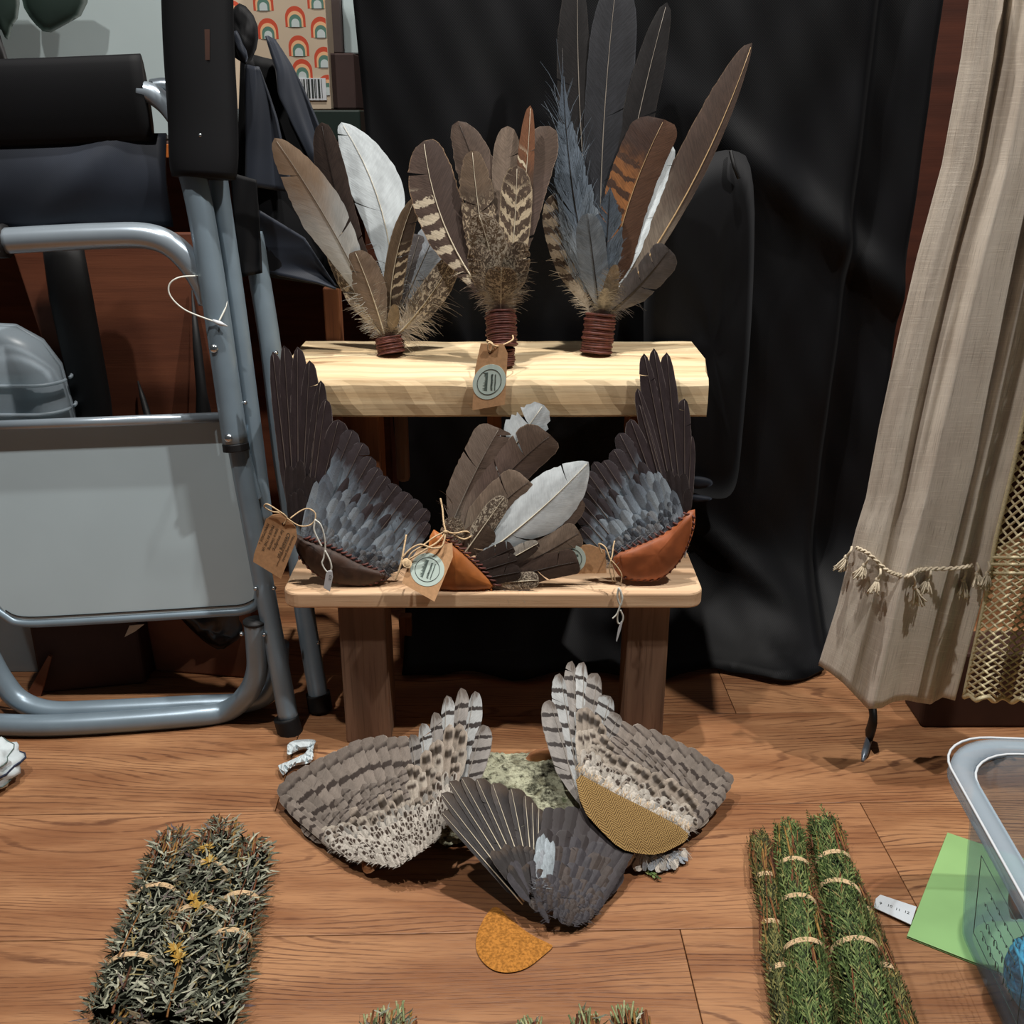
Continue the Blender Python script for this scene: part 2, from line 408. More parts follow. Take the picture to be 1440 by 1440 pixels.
# ------------------------------------------------------------------ black drape behind the stand
def build_drape():
    rows = []; NX, NZ = 90, 90
    for i in range(NZ + 1):
        t = i / NZ; row = []
        for j in range(NX + 1):
            u = j / NX
            z = 1.02 * (1 - t)
            xl = -.192 + .05 * t; xr = .512 - .012 * t
            x = lerp(xl, xr, u)
            Y = 1.30 + .010 * math.sin(u * 23 + z * 3) * (.4 + .6 * t) + .006 * vnoise(x * 14, z * 9, 2)
            # slanting creases pulled across the cloth
            d1 = (z - .60) * .80 + (x - .33) * .62; Y -= .016 * math.exp(-(d1 / .022) ** 2) * max(0, min(1, (x - .15) * 6))
            d2 = (z - .16) * .82 + (x - .25) * .55; Y -= .018 * math.exp(-(d2 / .018) ** 2) * max(0, min(1, (x - .12) * 6)) * max(0, min(1, (.46 - x) * 8))
            if u > .86: Y += .05 * min(1, (u - .86) / .03)
            if z < .16:
                q = (1 - z / .16); Y -= .135 * q ** 2.2 + .006 * math.sin(x * 40) * q; z = max(z, .004 + .006 * abs(math.sin(x * 33)) * q)
            row.append(V((x, Y, z)))
        rows.append(row)
    # front lip lying on the floor
    mb = MB(); mb.sheet(rows)
    o = mb.build('black_drape', M['drape'], None, True, 0, 0, .003)
    tag(o, 'black cloth drape hanging behind the wooden display stand down to the floor', 'drape')
build_drape()
def build_hanging_bag():
    pl = wall_plane(1.262)
    t = thing('fabric_bag', 'flat black fabric bag hanging on the drape right of the stand', 'bag', pl.at(1000, 700))
    mb = MB(); pillow(mb, [pl.at(*p) for p in smooth2([(905, 300), (985, 222), (1026, 207), (1062, 226), (1060, 420), (1042, 640), (1035, 690), (1015, 705), (965, 690), (905, 660)], 2)], pl.n, .007, 0, 6, .4, .35, None, .003, 3)
    mb.build('bag_body', M['black_fabric'], t)
    for pts in ([(968, 668), (1000, 672), (1004, 684), (970, 690)], [(968, 694), (1000, 698), (1002, 704), (968, 708)]):
        m = MB(); p2 = pl.up(.016); pillow(m, [p2.at(*p) for p in smooth2(pts, 2)], pl.n, .004, 0, 3); m.build('strap', M['grey_fabric'], t)
    m = MB(); m.tube(curve_pts([pl.at(1026, 212, .006), pl.at(1029, 232, .013), pl.at(1036, 250, .012)]), .0022, 6); m.build('hook', M['rubber'], t)
build_hanging_bag()

# ------------------------------------------------------------------ things behind the folding chair
def build_back_left():
    # shelf unit with an orange front edge
    sh = thing('shelf_unit', 'dark wooden shelf unit with orange front edge behind the folding chair', 'shelf', (-.45, 1.45, 0))
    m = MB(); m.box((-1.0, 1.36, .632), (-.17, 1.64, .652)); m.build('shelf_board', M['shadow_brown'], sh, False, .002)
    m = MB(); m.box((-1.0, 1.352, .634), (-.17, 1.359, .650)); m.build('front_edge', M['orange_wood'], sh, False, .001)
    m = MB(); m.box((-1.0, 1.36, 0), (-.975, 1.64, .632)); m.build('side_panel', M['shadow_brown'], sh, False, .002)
    m = MB(); m.box((-.195, 1.40, 0), (-.172, 1.64, .632)); m.build('side_panel', M['panel'], sh, False, .002)
    m = MB(); m.box((-.975, 1.60, .0), (-.195, 1.612, .632)); m.build('back_panel', M['panel'], sh, False)
    # pale grey storage box on the shelf
    b = thing('storage_box', 'large pale grey plastic storage box on the shelf behind the chair', 'box', (-.62, 1.5, .653))
    m = MB(); a = P(-150, 140, 1.47); c = P(338, -60, 1.47)
    m.box((a.x, 1.47, .653), (c.x, 1.62, .90)); m.build('box_body', M['pale_panel'], b, False, .006)
    m = MB(); m.box((a.x - .008, 1.462, .90), (c.x + .008, 1.628, .925)); m.build('lid', M['pale_panel'], b, False, .006)
    # dark cloth flaps hanging in front of it, top left
    pl = wall_plane(1.43)
    for lab, pts in (('dark cloth flap hanging over the pale storage box, rightmost of two', [(28, -40), (30, 5), (45, 30), (66, 49), (90, 36), (122, 18), (127, -40)]),
                     ('dark cloth flap hanging at the upper left frame edge', [(-40, -40), (-30, 30), (0, 38), (8, 56), (14, 54), (16, 38), (28, 22), (27, -40)])):
        m = MB(); pillow(m, [pl.at(*p) for p in smooth2(pts, 1)], pl.n, .006, 0, 5); tag(m.build('cloth_flap', M['dark_green'], None), lab, 'cloth', 'dark cloth flaps at the top left')
    m = MB(); pillow(m, [pl.at(*p) for p in [(-60, 40), (-2, 42), (14, 92), (-60, 96)]], pl.n, .006); tag(m.build('dark_pouch', M['rubber'], None), 'dark pouch at the left frame edge above the rolled black fabric', 'pouch')
    # dark green box under the rainbow gift box
    g = MB(); q0 = P(425, 172, 1.40); q1 = P(506, 150, 1.40); g.box((q0.x - .06, 1.40, .653), (q1.x, 1.55, .690))
    tag(g.build('flat_box', M['dark_green'], None, False, .002), 'flat dark green box beneath the rainbow patterned gift box', 'box')
    # rainbow patterned gift box
    t = thing('gift_box', 'cream gift box printed with coral rainbows and a barcode on the green box', 'box', (-.33, 1.43, .691))
    pl = wall_plane(1.405)
    tl = pl.at(312, -40); br = pl.at(466, 147); x0, x1 = tl.x, br.x; z0 = .691; z1 = .86
    m = MB(); m.box((x0, 1.405, z0), (x1, 1.460, z1)); m.build('box_body', M['cream'], t, False, .001)
    def arc(px, py, wpx, hpx):
        o = pl.at(px, py, .0006); s = (pl.at(px + 1, py) - pl.at(px, py)).length
        if o.z < z0 + .001: return
        for k, (f, mt) in enumerate(((1.0, 'coral'), (.86, 'red_print'), (.66, 'apricot'), (.52, 'teal_print'), (.34, 'pale_print'))):
            mm = MB(); W = wpx * s * .5 * f; H = hpx * s * f; pts = []
            for i in range(17):
                a_ = PI * i / 16; x = math.cos(a_) * W; z = math.sin(a_) * (H * .55) + H * .45
                pts.append(V((min(max(o.x + x, x0 + .001), x1 - .001), 1.405 - .0003 - .0002 * k, o.z + z)))
            lo = V((pts[0].x, pts[0].y, o.z)); hi = V((pts[-1].x, pts[-1].y, o.z))
            if pts[0].x - pts[-1].x < .003: continue
            mm.slab([lo] + pts + [hi], .0002, 0, V((0, -1, 0))); mm.build('rainbow_print', M[mt], rb, False)
    rb = MB(); rb.box((x0 + .0005, 1.4046, z0 + .0005), (x1 - .0005, 1.4051, z1 - .001)); rb = rb.build('printed_paper', M['cream'], t, False)
    for px, py in ((328, 30), (334, 70), (371, 15), (378, 55), (416, 38), (421, 79), (426, 112), (447, 12), (452, 53), (457, 95), (462, 134)):
        arc(px, py, 33, 31)
    m = MB(); a = pl.at(411, 141); c = pl.at(458, 110); mw = MB(); mw.box((a.x, 1.4032, a.z), (c.x, 1.4040, c.z)); bc = mw.build('barcode_label', M['white_plastic'], t, False)
    r = random.Random(3); x = a.x + .002
    while x < c.x - .003:
        wd = r.choice((.0006, .001, .0018, .0024)); m.box((x, 1.4026, a.z + .003), (x + wd, 1.4031, c.z - .001)); x += wd + r.choice((.0007, .0012, .002))
    m.build('bars', M['ink'], bc, False)
    # brown card box and white sheet to its right
    m = MB(); a = P(457, 146, 1.44); c = P(505, -60, 1.44); m.box((a.x, 1.42, .691), (P(502, 100, 1.44).x, 1.52, P(470, 76, 1.44).z)); tag(m.build('card_box', M['dark_taupe'], None, False, .002), 'dark brown card box right of the rainbow gift box', 'box')
    m = MB(); m.box((a.x + .002, 1.45, P(470, 76, 1.44).z + .001), (P(479, 60, 1.44).x, 1.50, .86)); tag(m.build('card_folder', M['taupe'], None, False, .002), 'taupe card folder standing on the dark brown card box', 'folder')
    m = MB(); m.box((P(480, 60, 1.44).x, 1.46, P(470, 76, 1.44).z + .001), (P(503, 60, 1.44).x, 1.49, .86)); tag(m.build('white_carton', M['pale_panel'], None, False, .002), 'narrow pale carton standing right of the taupe folder', 'carton')
    # leaning orange-brown plank and slanting black band
    pl = wall_plane(1.27)
    m = MB(); m.slab([pl.at(*p) for p in [(0, 300), (55, 300), (152, 640), (160, 900), (120, 900), (112, 640)]], .02); tag(m.build('leaning_plank', M['panel'], None, False, .002), 'red-brown wooden plank leaning behind the clear tub', 'plank')
    pl = wall_plane(1.25)
    m = MB(); m.tube([pl.at(84, 320), pl.at(100, 420), pl.at(128, 560), pl.at(140, 640), pl.at(175, 890)], [.024, .027, .025, .022, .02], 10, 0, True, .5); tag(m.build('black_band', M['rubber'], None), 'thick black band slanting behind the folding chair', 'strap')
    # cloudy tub left
    t = thing('clear_tub', 'cloudy clear plastic tub behind the folding chair at left', 'tub', (-.62, 1.17, 0))
    def rl(x0, x1, y0, y1, r, z, n=6):
        out = []
        for cx, cy, a0 in ((x1 - r, y1 - r, 0), (x0 + r, y1 - r, PI/2), (x0 + r, y0 + r, PI), (x1 - r, y0 + r, 1.5*PI)):
            for k in range(n + 1): a_ = a0 + PI/2*k/n; out.append(V((cx + r*math.cos(a_), cy + r*math.sin(a_), z)))
        return out + [out[0]]
    xr = P(86, 560, 1.2).x
    m = MB(); m.sheet([rl(-.80, xr, 1.185, 1.255, .03, .0), rl(-.80, xr, 1.185, 1.255, .03, .34), rl(-.80, xr - .006, 1.185, 1.255, .032, .40), rl(-.80, xr - .022, 1.19, 1.25, .03, .43), rl(-.79, xr - .05, 1.197, 1.243, .02, .447), rl(-.74, xr - .12, 1.21, 1.23, .008, .452)]); m.build('tub_body', M['tub_old'], t, True, 0, 0, .002)
    m = MB(); m.box((-.79, 1.197, .004), (xr - .035, 1.245, .385)); m.build('paper_stack', M['pale_panel'], t, False, .006)
    for zz in (.31, .35, .385):
        m = MB(); m.tube(rl(-.803, xr + .003, 1.182, 1.258, .032, zz)[:-1], .0022, 6); m.build('rib', M['tub_old'], t)
    m = MB(); a = P(140, 585, 1.34); c = P(335, 585, 1.34); m.box((a.x, 1.335, 0), (c.x, 1.347, .545)); tag(m.build('wood_board', M['board_brown'], None, False, .002), 'upright red-brown wooden board standing behind the folding chair', 'board')  # board added in front of the shelf back to catch the light
    # dark spikes
    for lab, a, b, rr in (('tall dark pointed umbrella tip behind the chair table', (288, 600), (270, 408), .013), ('short dark pointed umbrella tip behind the chair table', (212, 600), (194, 536), .009)):
        m = MB(); p = P(*a, 1.30); q = P(*b, 1.33); p0 = V((p.x + .02, 1.30, 0)); m.tube([p0, p, lerp(p, q, .25), lerp(p, q, .6), q], [rr * 1.3, rr, rr * .55, rr * .45, .001], 8)
        tag(m.build('umbrella', M['rubber'], None), lab, 'umbrella', 'dark umbrella tips behind the chair')
    # cardboard box and black bag on the floor, dark box further left
    t = MB(); a = F(218, 944); c = F(362, 955); t.slab([a, c, c + V((0, .0, .16)), a + V((-.006, 0, .16))], .08, 0, V((0, -1, 0))); tag(t.build('cardboard_box', M['cardboard'], None, False, .003), 'brown cardboard box on the floor behind the chair legs', 'box')
    p2 = wall_plane(a.y - .012); m = MB(); pillow(m, [p2.at(*p) for p in smooth2([(235, 840), (350, 840), (352, 895), (330, 905), (312, 917), (290, 905), (268, 885), (245, 860)], 1)], p2.n, .010, 0, 6, .2, .5, None, .006, 4); tag(m.build('plastic_bag', M['bin_bag'], None), 'black plastic bag hanging over the cardboard box front', 'bag')
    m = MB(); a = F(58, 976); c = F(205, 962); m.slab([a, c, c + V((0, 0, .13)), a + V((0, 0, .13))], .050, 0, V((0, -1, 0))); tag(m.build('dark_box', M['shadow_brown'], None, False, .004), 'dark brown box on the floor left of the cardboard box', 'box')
    pl = wall_plane(a.y - .006); m = MB(); m.slab([pl.at(*p) for p in [(175, 896), (182, 880), (203, 878), (190, 888)]], .001); tag(m.build('paper_scrap', M['cream'], None, False), 'cream paper corner sticking up against the dark box', 'paper')
    m = MB(); m.slab([pl.at(*p) for p in [(34, 982), (68, 922), (72, 924), (56, 984)]], .004); tag(m.build('card_strip', M['cardboard'], None, False), 'narrow light card strip standing left of the dark box', 'card')
    # reddish batten between chair and stand
    m = MB(); a = P(455, 415, 1.25); m.box((P(456, 450, 1.25).x, 1.25, 0), (P(478, 450, 1.25).x, 1.275, P(466, 405, 1.25).z)); tag(m.build('wooden_batten', M['post_red'], None, False, .002), 'upright reddish wooden batten behind the left end of the stand', 'batten')
    m = MB(); m.box((P(559, 900, 1.2).x, 1.22, 0), (P(577, 900, 1.2).x, 1.235, P(566, 868, 1.22).z)); tag(m.build('lit_wall_strip', M['post_red'], None, False, .002), 'small reddish strip added for the lit wall seen behind the front left leg of the stand', 'wall strip')  # strip added for the lit wall showing beside the drape edge
build_back_left()

# ------------------------------------------------------------------ folded camping chair
def build_chair():
    pl = wall_plane(1.045, .13); at = pl.at
    t = thing('folding_chair', 'folded grey tube camping chair with black fabric and pale side table', 'chair', (-.30, 1.05, 0))
    def tube(name, pts, r, mat='tube', off=0.0, n=12, flat=1.0, parent=t, res=6):
        m = MB(); m.tube(curve_pts([at(*p[:2], p[2] if len(p) > 2 else off) for p in pts], res), r, n, 0, True, flat)
        return m.build(name, M[mat], parent)
    # table panel
    o = pl.up(-.030)
    out = [(-80, 606), (316, 588), (330, 640), (361, 832), (358, 850), (340, 858), (300, 861), (100, 873), (32, 875), (8, 866), (-10, 846), (-30, 780)]
    m = MB(); m.slab([o.at(*p) for p in out], .012); tp = m.build('side_table', M['tabletop'], t, False, .003)
    rim = [(-30, 770), (-12, 846), (8, 868), (32, 877), (100, 875), (300, 863), (340, 860), (360, 851), (363, 832)]
    m = MB(); m.tube(curve_pts([o.at(*p, -.002) for p in rim], 5), .0052, 8); m.build('table_rim', M['tube'], tp)
    m = MB(); m.tube(curve_pts([o.at(p[0], p[1] - 10, .0006) for p in rim[2:-1]], 5), .0007, 5); m.build('groove', M['rubber'], tp)
    m = MB(); m.tube([o.at(-80, 600, .010), o.at(313, 585, .010)], .0060, 10); m.build('table_rail', M['tube_bright'], tp)
    # rails
    tube('rear_rail', [(292, 170), (303, 262), (326, 420), (350, 600), (368, 742)], .0105, 'tube', -.014)
    tube('rear_leg', [(340, 325), (348, 375), (368, 500), (384, 640), (400, 745), (418, 880), (440, 1012)], .0122, 'tube', -.045)
    tube('foot_cap', [(437, 996), (441, 1020)], .0150, 'rubber', -.045)
    tube('front_leg', [(330, 600), (352, 720), (378, 860), (407, 1016)], .0120, 'tube', 0.0)
    tube('foot_cap', [(402, 1008), (410, 1036)], .0150, 'rubber', 0.0)
    sr = tube('side_rail', [(266, 225), (283, 290), (306, 430), (334, 629)], .0142, 'tube', .006)
    tube('rail_sleeve_edge', [(333, 622), (334.5, 632)], .0148, 'rubber', .006)
    for px, py in ((308, 488), (328, 612)):
        q = at(px, py, .0195); m = MB()
        m.tube([q, q + pl.n * .0015, q + pl.n * .003], [.0050, .0045, .0018], 12); m.build('rivet', M['chrome'], sr)
    for px, py, of in ((345, 566, .001), (363, 823, .012), (388, 823, .01), (378, 500, -.034), (343, 887, .01), (375, 887, .012), (440, 918, -.034)):
        q = at(px, py, of); m = MB(); m.tube([q, q + pl.n * .003], [.003, .0016], 8); m.build('rivet', M['chrome'], t)
    m = MB(); m.slab([at(*p, .001) for p in [(336, 632), (352, 640), (368, 700), (352, 712), (340, 690)]], .004); m.build('hinge_plate', M['tube'], t, False, .001)
    tube('armrest_rail', [(10, 339), (80, 335), (150, 332), (205, 332), (240, 343), (266, 368, .0), (284, 400, -.006), (292, 425, -.010)], .0136, 'tube_bright', .004)
    tube('armrest_grip', [(-70, 342), (12, 339)], .0178, 'rubber', .004)
    tube('back_hoop', [(196, 128), (215, 133), (238, 152), (258, 182), (268, 215)], .0105, 'tube_bright', .0)
    tube('back_hoop', [(205, 120), (225, 118), (248, 124), (275, 142)], .0095, 'tube_bright', -.02)
    # floor loops
    z = .0128
    def loop(pts, name):
        m = MB(); m.tube(curve_pts(pts, 6), .0128, 12); return m.build(name, M['tube'], t)
    l1 = loop([P(358, 874, 1.058), P(361, 910, 1.058), P(361, 945, 1.059), P(348, 975, 1.060), F(318, 1000, z), F(260, 1008, z), F(100, 1019, z), F(0, 1019, z), F(-130, 1010, z)], 'floor_loop')
    m = MB(); q = P(358, 874, 1.058); m.tube([q + V((0, 0, -.002)), q + V((0, 0, .0015))], .0134, 14); m.build('end_cap', M['rubber'], l1)
    loop([P(392, 905, 1.092), P(389, 950, 1.092), P(372, 978, 1.09), F(335, 989, z), F(280, 992, z), F(140, 999, z), F(70, 1000, z), P(28, 985, 1.075), P(2, 955, 1.078), P(-20, 915, 1.08)], 'floor_loop')
    # fabrics
    def ell(name, pts, r, flat, mat, off):
        m = MB(); cp = curve_pts([at(*p, off) for p in pts], 6); m.tube(cp, r, 20, 0, True, flat, (0, 0, 1)); return m.build(name, M[mat], t)
    ell('rolled_seat_fabric', [(-90, 148), (60, 144), (207, 138)], .042, .22, 'black_fabric', .0)
    rows = []
    for i in range(15):
        row = []
        for j in range(25):
            u = j / 24; v = i / 14; px = lerp(-90, 229 + 10 * v, u); py = lerp(190, 322, v) - 4 * u
            b = .012 * math.sin(PI * v) + .006 * math.exp(-((u - .62 + .35 * (v - .5)) / .1) ** 2) + .002 * math.sin(u * 11 + 2) * v
            row.append(at(px, py, -.012 + b))
        rows.append(row)
    m = MB(); m.sheet(rows); m.build('seat_panel', M['grey_fabric'], t, True, 0, 0, .003)
    m = MB(); cp = curve_pts([at(281, -70, .012), at(284, 60, .012), at(290, 170, .012), at(292, 252, .014)], 6); m.tube(cp, [.036] * (len(cp) - 3) + [.0355, .0345, .033], 20, 0, True, .48, (1, 0, 0)); sl = m.build('back_sleeve', M['black_fabric'], t)
    m = MB(); m.slab([at(*p, .0285) for p in [(299, 50), (306, 50), (306, 92), (300, 92)]], .001); m.build('label_patch', M['shadow_brown'], sl, False)
    q = at(293, 195, .027); m = MB(); m.tube([q, q + pl.n * .003], [.003, .0015], 8); m.build('snap', M['chrome'], sl)
    def flap(name, pts, mat, off, th=.008, bump=.002, sd=1):
        m = MB(); p2 = pl.up(off); pillow(m, [p2.at(*p) for p in dense(smooth2(pts, 1), n=3)], pl.n, th, 0, 6, .4, .45, None, bump, sd); return m.build(name, M[mat], t)
    def cloth(name, L, Rr, mat, off, fold=.004, nv=24, nu=16, ph=0.0):
        rows = []
        for i in range(nv + 1):
            v = i / nv; l = poly_at(L, v); r = poly_at(Rr, v)
            rows.append([at(*lerp2(l, r, j / nu), off + fold * math.sin(j / nu * PI * 1.6 + ph + v) + .4 * fold * math.sin(j / nu * 9 + v * 5 + ph)) for j in range(nu + 1)])
        m = MB(); m.sheet(rows); return m.build(name, M[mat], t, True, 0, 0, .0025)
    cloth('inner_fabric', [(322, 60), (318, 200), (314, 330), (330, 385)], [(368, 70), (430, 200), (478, 300), (470, 408)], 'black_fabric', -.050, .004)
    cloth('inner_fabric', [(316, 240), (322, 320), (332, 390)], [(352, 250), (356, 320), (360, 384)], 'black_fabric', -.026, .002)
    cloth('back_fabric', [(336, 84), (335, 170), (335, 258)], [(352, 84), (378, 160), (404, 268)], 'grey_fabric', -.034, .006, ph=.6)
    cloth('back_fabric', [(362, 40), (378, 90), (381, 127), (402, 172), (424, 214), (448, 252)], [(372, 42), (398, 80), (415, 115), (431, 153), (450, 200), (466, 256)], 'grey_fabric', -.040, .005, ph=.2)
    cloth('back_fabric', [(348, 290), (380, 310), (417, 333), (436, 362), (463, 402)], [(350, 382), (378, 388), (406, 393), (436, 399), (463, 408)], 'grey_fabric', -.044, .004, ph=1.2)
    flap('gathered_strap', [(318, 70), (326, 12), (340, 2), (362, 28), (364, 62), (350, 92), (336, 86)], 'black_fabric', -.012, .010, .003, 5)
    flap('gathered_strap', [(326, 45), (335, 42), (350, 78), (346, 90), (334, 80)], 'grey_fabric', -.004, .005, .002, 7)
    # white tie looped round the rail
    q = pl
    w_ = thing('cable_tie', 'white plastic tie looped round the grey side rail of the chair', 'tie', at(320, 450, .02))
    m = MB(); m.tube(curve_pts([at(*p) for p in [(314, 451, .024), (300, 447, .024), (270, 434, .026), (252, 416, .028), (250, 400, .028), (262, 390, .026), (280, 388, .012), (297, 389, -.02), (309, 396, -.006), (319, 415, .004), (322, 430, .012), (316, 450, .022)]], 6), .0009, 6); m.build('loop', M['white_string'], w_)
    m = MB(); m.tube([at(308, 449, .024), at(318, 453, .024), at(328, 457, .023)], [.0015, .0026, .0006], 8); m.build('clasp', M['white_plastic'], w_)
build_chair()

# ------------------------------------------------------------------ two-tier wooden display stand
ZB, ZT = .200, .4255
def build_stand():
    t = thing('display_stand', 'two-tier wooden display stand with pale boards on old posts', 'stand', (-.02, 1.08, 0))
    # upper waney board
    m = MB(); N = 40; rows = []
    prof = [(1.245, ZT), (1.150, ZT + .0005), (1.085, ZT), (1.0655, ZT - .003), (1.062, ZT - .010), (1.062, ZT - .030), (1.064, ZT - .0445), (1.07, ZT - .0455), (1.24, ZT - .0455), (1.2455, ZT - .044)]
    for i in range(N + 1):
        u = i / N; row = []
        for k, (y, z) in enumerate(prof):
            xl = -.252 + (.015 if y < 1.11 else 0); xr = .2195 - (.011 if y < 1.09 else 0)
            x = lerp(xl, xr, u); front = 1 if k in (3, 4, 5, 6) else 0
            row.append(V((x, y + front * .002 * vnoise(u * 9, k * .6, 1), z + (.0012 * vnoise(u * 7, y * 9, 3) if k < 5 else 0))))
        rows.append(row + [row[0]])
    m.sheet(rows); k = len(prof)
    base = len(m.v); m.add([r_[i] for r_ in (rows[0], rows[-1]) for i in range(k)], [tuple(range(k)), tuple(range(2*k-1, k-1, -1))])
    m.build('upper_board', M['board'], t, False, .002)
    # lower board, rounded ends
    def rr(x0, x1, y0, y1, r, z, n=6):
        out = []
        for cx, cy, a0 in ((x1 - r, y1 - r, 0), (x0 + r, y1 - r, PI/2), (x0 + r, y0 + r, PI), (x1 - r, y0 + r, 1.5*PI)):
            for q in range(n + 1): a_ = a0 + PI/2*q/n; out.append(V((cx + r*math.cos(a_), cy + r*math.sin(a_), z)))
        return out
    m = MB(); m.slab(rr(-.250, .2085, 1.005, 1.132, .018, ZB), .0185, 0, V((0, 0, 1))); m.build('lower_board', M['board2'], t, False, .0025)
    zl = ZB - .0187
    for nm, a, b, mat in (('leg', (-.193, 1.020, 0), (-.141, 1.078, zl), 'post'), ('leg', (.129, 1.020, 0), (.175, 1.078, zl), 'post'),
                          ('rear_post', (-.186, 1.085, ZB + .0002), (-.146, 1.130, ZT - .0458), 'post_red'), ('rear_post', (.128, 1.085, ZB + .0002), (.170, 1.130, ZT - .0458), 'post_red'),
                          ('centre_brace', (-.0275, 1.100, ZB + .0002), (-.012, 1.125, ZT - .0458), 'post_red')):
        m = MB(); m.box(a, b); m.build(nm, M[mat], t, False, .002)
    m = MB(); x = P(557, 640, 1.18).x; m.box((x, 1.17, P(560, 676, 1.18).z), (x + .016, 1.185, ZT - .0458)); m.build('batten', M['post'], t, False, .006)
build_stand()

# ------------------------------------------------------------------ linen cloth, lace, table on the right
def build_linen():
    L = [(1372, -60), (1352, 80), (1325, 230), (1290, 360), (1262, 480), (1236, 600), (1218, 700), (1204, 745), (1178, 850), (1151, 935)]
    R = [(1560, -60), (1545, 80), (1520, 230), (1490, 360), (1465, 480), (1438, 600), (1415, 690), (1398, 778), (1368, 890), (1343, 985)]
    t = thing('tablecloth', 'natural linen tablecloth with tassel braid hanging at the right', 'tablecloth', (.40, .97, .06))
    NV, NU = 90, 80; rows = []; uv = []
    def yy(u, v):
        a = .35 + .65 * v
        ph = u * 1.0
        y = .972
        y += .030 * a * math.cos(ph * 2 * PI * 1.15 + .4) * .6
        y += .006 * math.cos(ph * 2 * PI * 2.3 + 1.0 + .6 * v) + .003 * vnoise(u * 9, v * 3, 2)
        y -= .016 * math.exp(-((u - .50 + .10 * v) / .045) ** 2) + .012 * math.exp(-((u - .80 + .03 * v) / .035) ** 2)
        y += .018 * math.exp(-((u - .27) / .035) ** 2) * (1 - v) + .016 * math.exp(-((u - .70) / .03) ** 2) * max(0, 1 - 1.6 * v)
        return y
    for i in range(NV + 1):
        v = i / NV; row = []
        l = poly_at(L, v); r = poly_at(R, v)
        for j in range(NU + 1):
            u = j / NU; p = lerp2(l, r, u); py = p[1]
            if v > .86:
                q = (v - .86) / .14
                hem = [0, 12, 26, 44, 60, 56, 42, 34, 30, 24, 5, 0]
                k = u * (len(hem) - 1); a = int(min(k, len(hem) - 2)); h = lerp(hem[a], hem[a+1], k - a)
                py += (h - 0) * q - (u * 0)
                # the base line between the two lower corners is already slanted
                py -= 18 * math.sin(PI * u) * q
            pt = P(p[0], py, yy(u, v)); row.append(pt); uv.append((u * .2, v * .75))
        rows.append(row)
    m = MB(); m.sheet(rows); cl = m.build('linen_panel', M['linen'], t, True, 0, 0, .0012, uv)
    # braid + tassels
    bp = [(1204, 770), (1222, 779), (1245, 800), (1262, 808), (1278, 810), (1290, 802), (1312, 800), (1345, 799), (1368, 795)]
    def on(px, py, off=.004):
        v = (py + 60) / 1020.; best = .97
        # find u from the outline at that height
        for k in range(12):
            vv = k / 11
        lo, hi = 0, 1
        for _ in range(24):
            mid = (lo + hi) / 2
            if poly_at(L, mid)[1] < py: lo = mid
            else: hi = mid
        l = poly_at(L, lo); 
        lo2, hi2 = 0, 1
        for _ in range(24):
            mid = (lo2 + hi2) / 2
            if poly_at(R, mid)[1] < py: lo2 = mid
            else: hi2 = mid
        r = poly_at(R, lo2); u = max(0, min(1, (px - l[0]) / (r[0] - l[0])))
        return P(px, py, yy(u, (lo + lo2) / 2) - off)
    pts = curve_pts([on(p[0], p[1], .0075) for p in bp], 10)
    m = MB()
    for ph in (0, PI):
        m.tube([p + V((0, -.0012 * math.cos(i * 1.1 + ph), .0014 * math.sin(i * 1.1 + ph))) for i, p in enumerate(pts)], .0013, 6)
    m.build('braid', M['tassel'], t)
    r = random.Random(8)
    for (ax, ay), (bx, by) in (((1198, 769), (1180, 800)), ((1222, 780), (1207, 812)), ((1238, 800), (1228, 833)), ((1282, 806), (1291, 848)), ((1308, 800), (1299, 832)), ((1357, 796), (1352, 838)), ((1374, 792), (1374, 824)), ((1390, 790), (1386, 826))):
        a = on(ax, ay, .005); b = on(bx, by, .008); m = MB(); mid = lerp(a, b, .45)
        m.tube(curve_pts([a, lerp(a, mid, .5) + V((0, -.004, .002)), mid], 5), .0013, 6)
        m.tube([mid + V((0,0,.002)), mid, mid - V((0,0,.003))], [.0015, .0026, .002], 8)
        for k in range(24):
            e = b + V((r.uniform(-.007, .007), r.uniform(-.006, .004), r.uniform(-.003, .004))); m.tube(curve_pts([mid, lerp(mid, e, .5) + V((r.uniform(-.002, .002), -.001, 0)), e], 3), .0009, 4)
        m.build('tassel', M['tassel'], t)
    # crocheted lace edge cloth
    l2 = thing('lace_cloth', 'cream crocheted net lace cloth hanging beside the linen tablecloth', 'lace', (.46, .95, .08))
    LL = [(1560, -60), (1508, 250), (1446, 560), (1424, 660), (1400, 760), (1388, 830), (1370, 910), (1356, 978)]; RR = [(1680, -60), (1625, 250), (1560, 560), (1545, 660), (1520, 760), (1505, 830), (1490, 910), (1476, 985)]
    def lp(u, v, k=0):
        p = lerp2(poly_at(LL, v), poly_at(RR, v), u); return P(p[0], p[1], .955 + .018 * math.sin(u * 13 + v * 2) * (.5 + .5*v) + k)
    NUc, NVc = 8, 48; m = MB()
    for d in (1, -1):
        for s in range(-NVc, NUc + NVc):
            seq = []
            for i in range(NVc * 2 + 1):
                v = i / (NVc * 2); c = s + d * i / 2.0; u = c / NUc
                if 0 <= u <= 1:
                    seq.append(lp(u + .012 * math.sin(i * PI), v, .001 * d * math.cos(i * PI)))
                else:
                    if len(seq) > 1: m.tube(seq, .0013, 5)
                    seq = []
            if len(seq) > 1: m.tube(seq, .0013, 5)
    tag(m.build('crochet_net', M['ecru'], l2), kind='stuff')
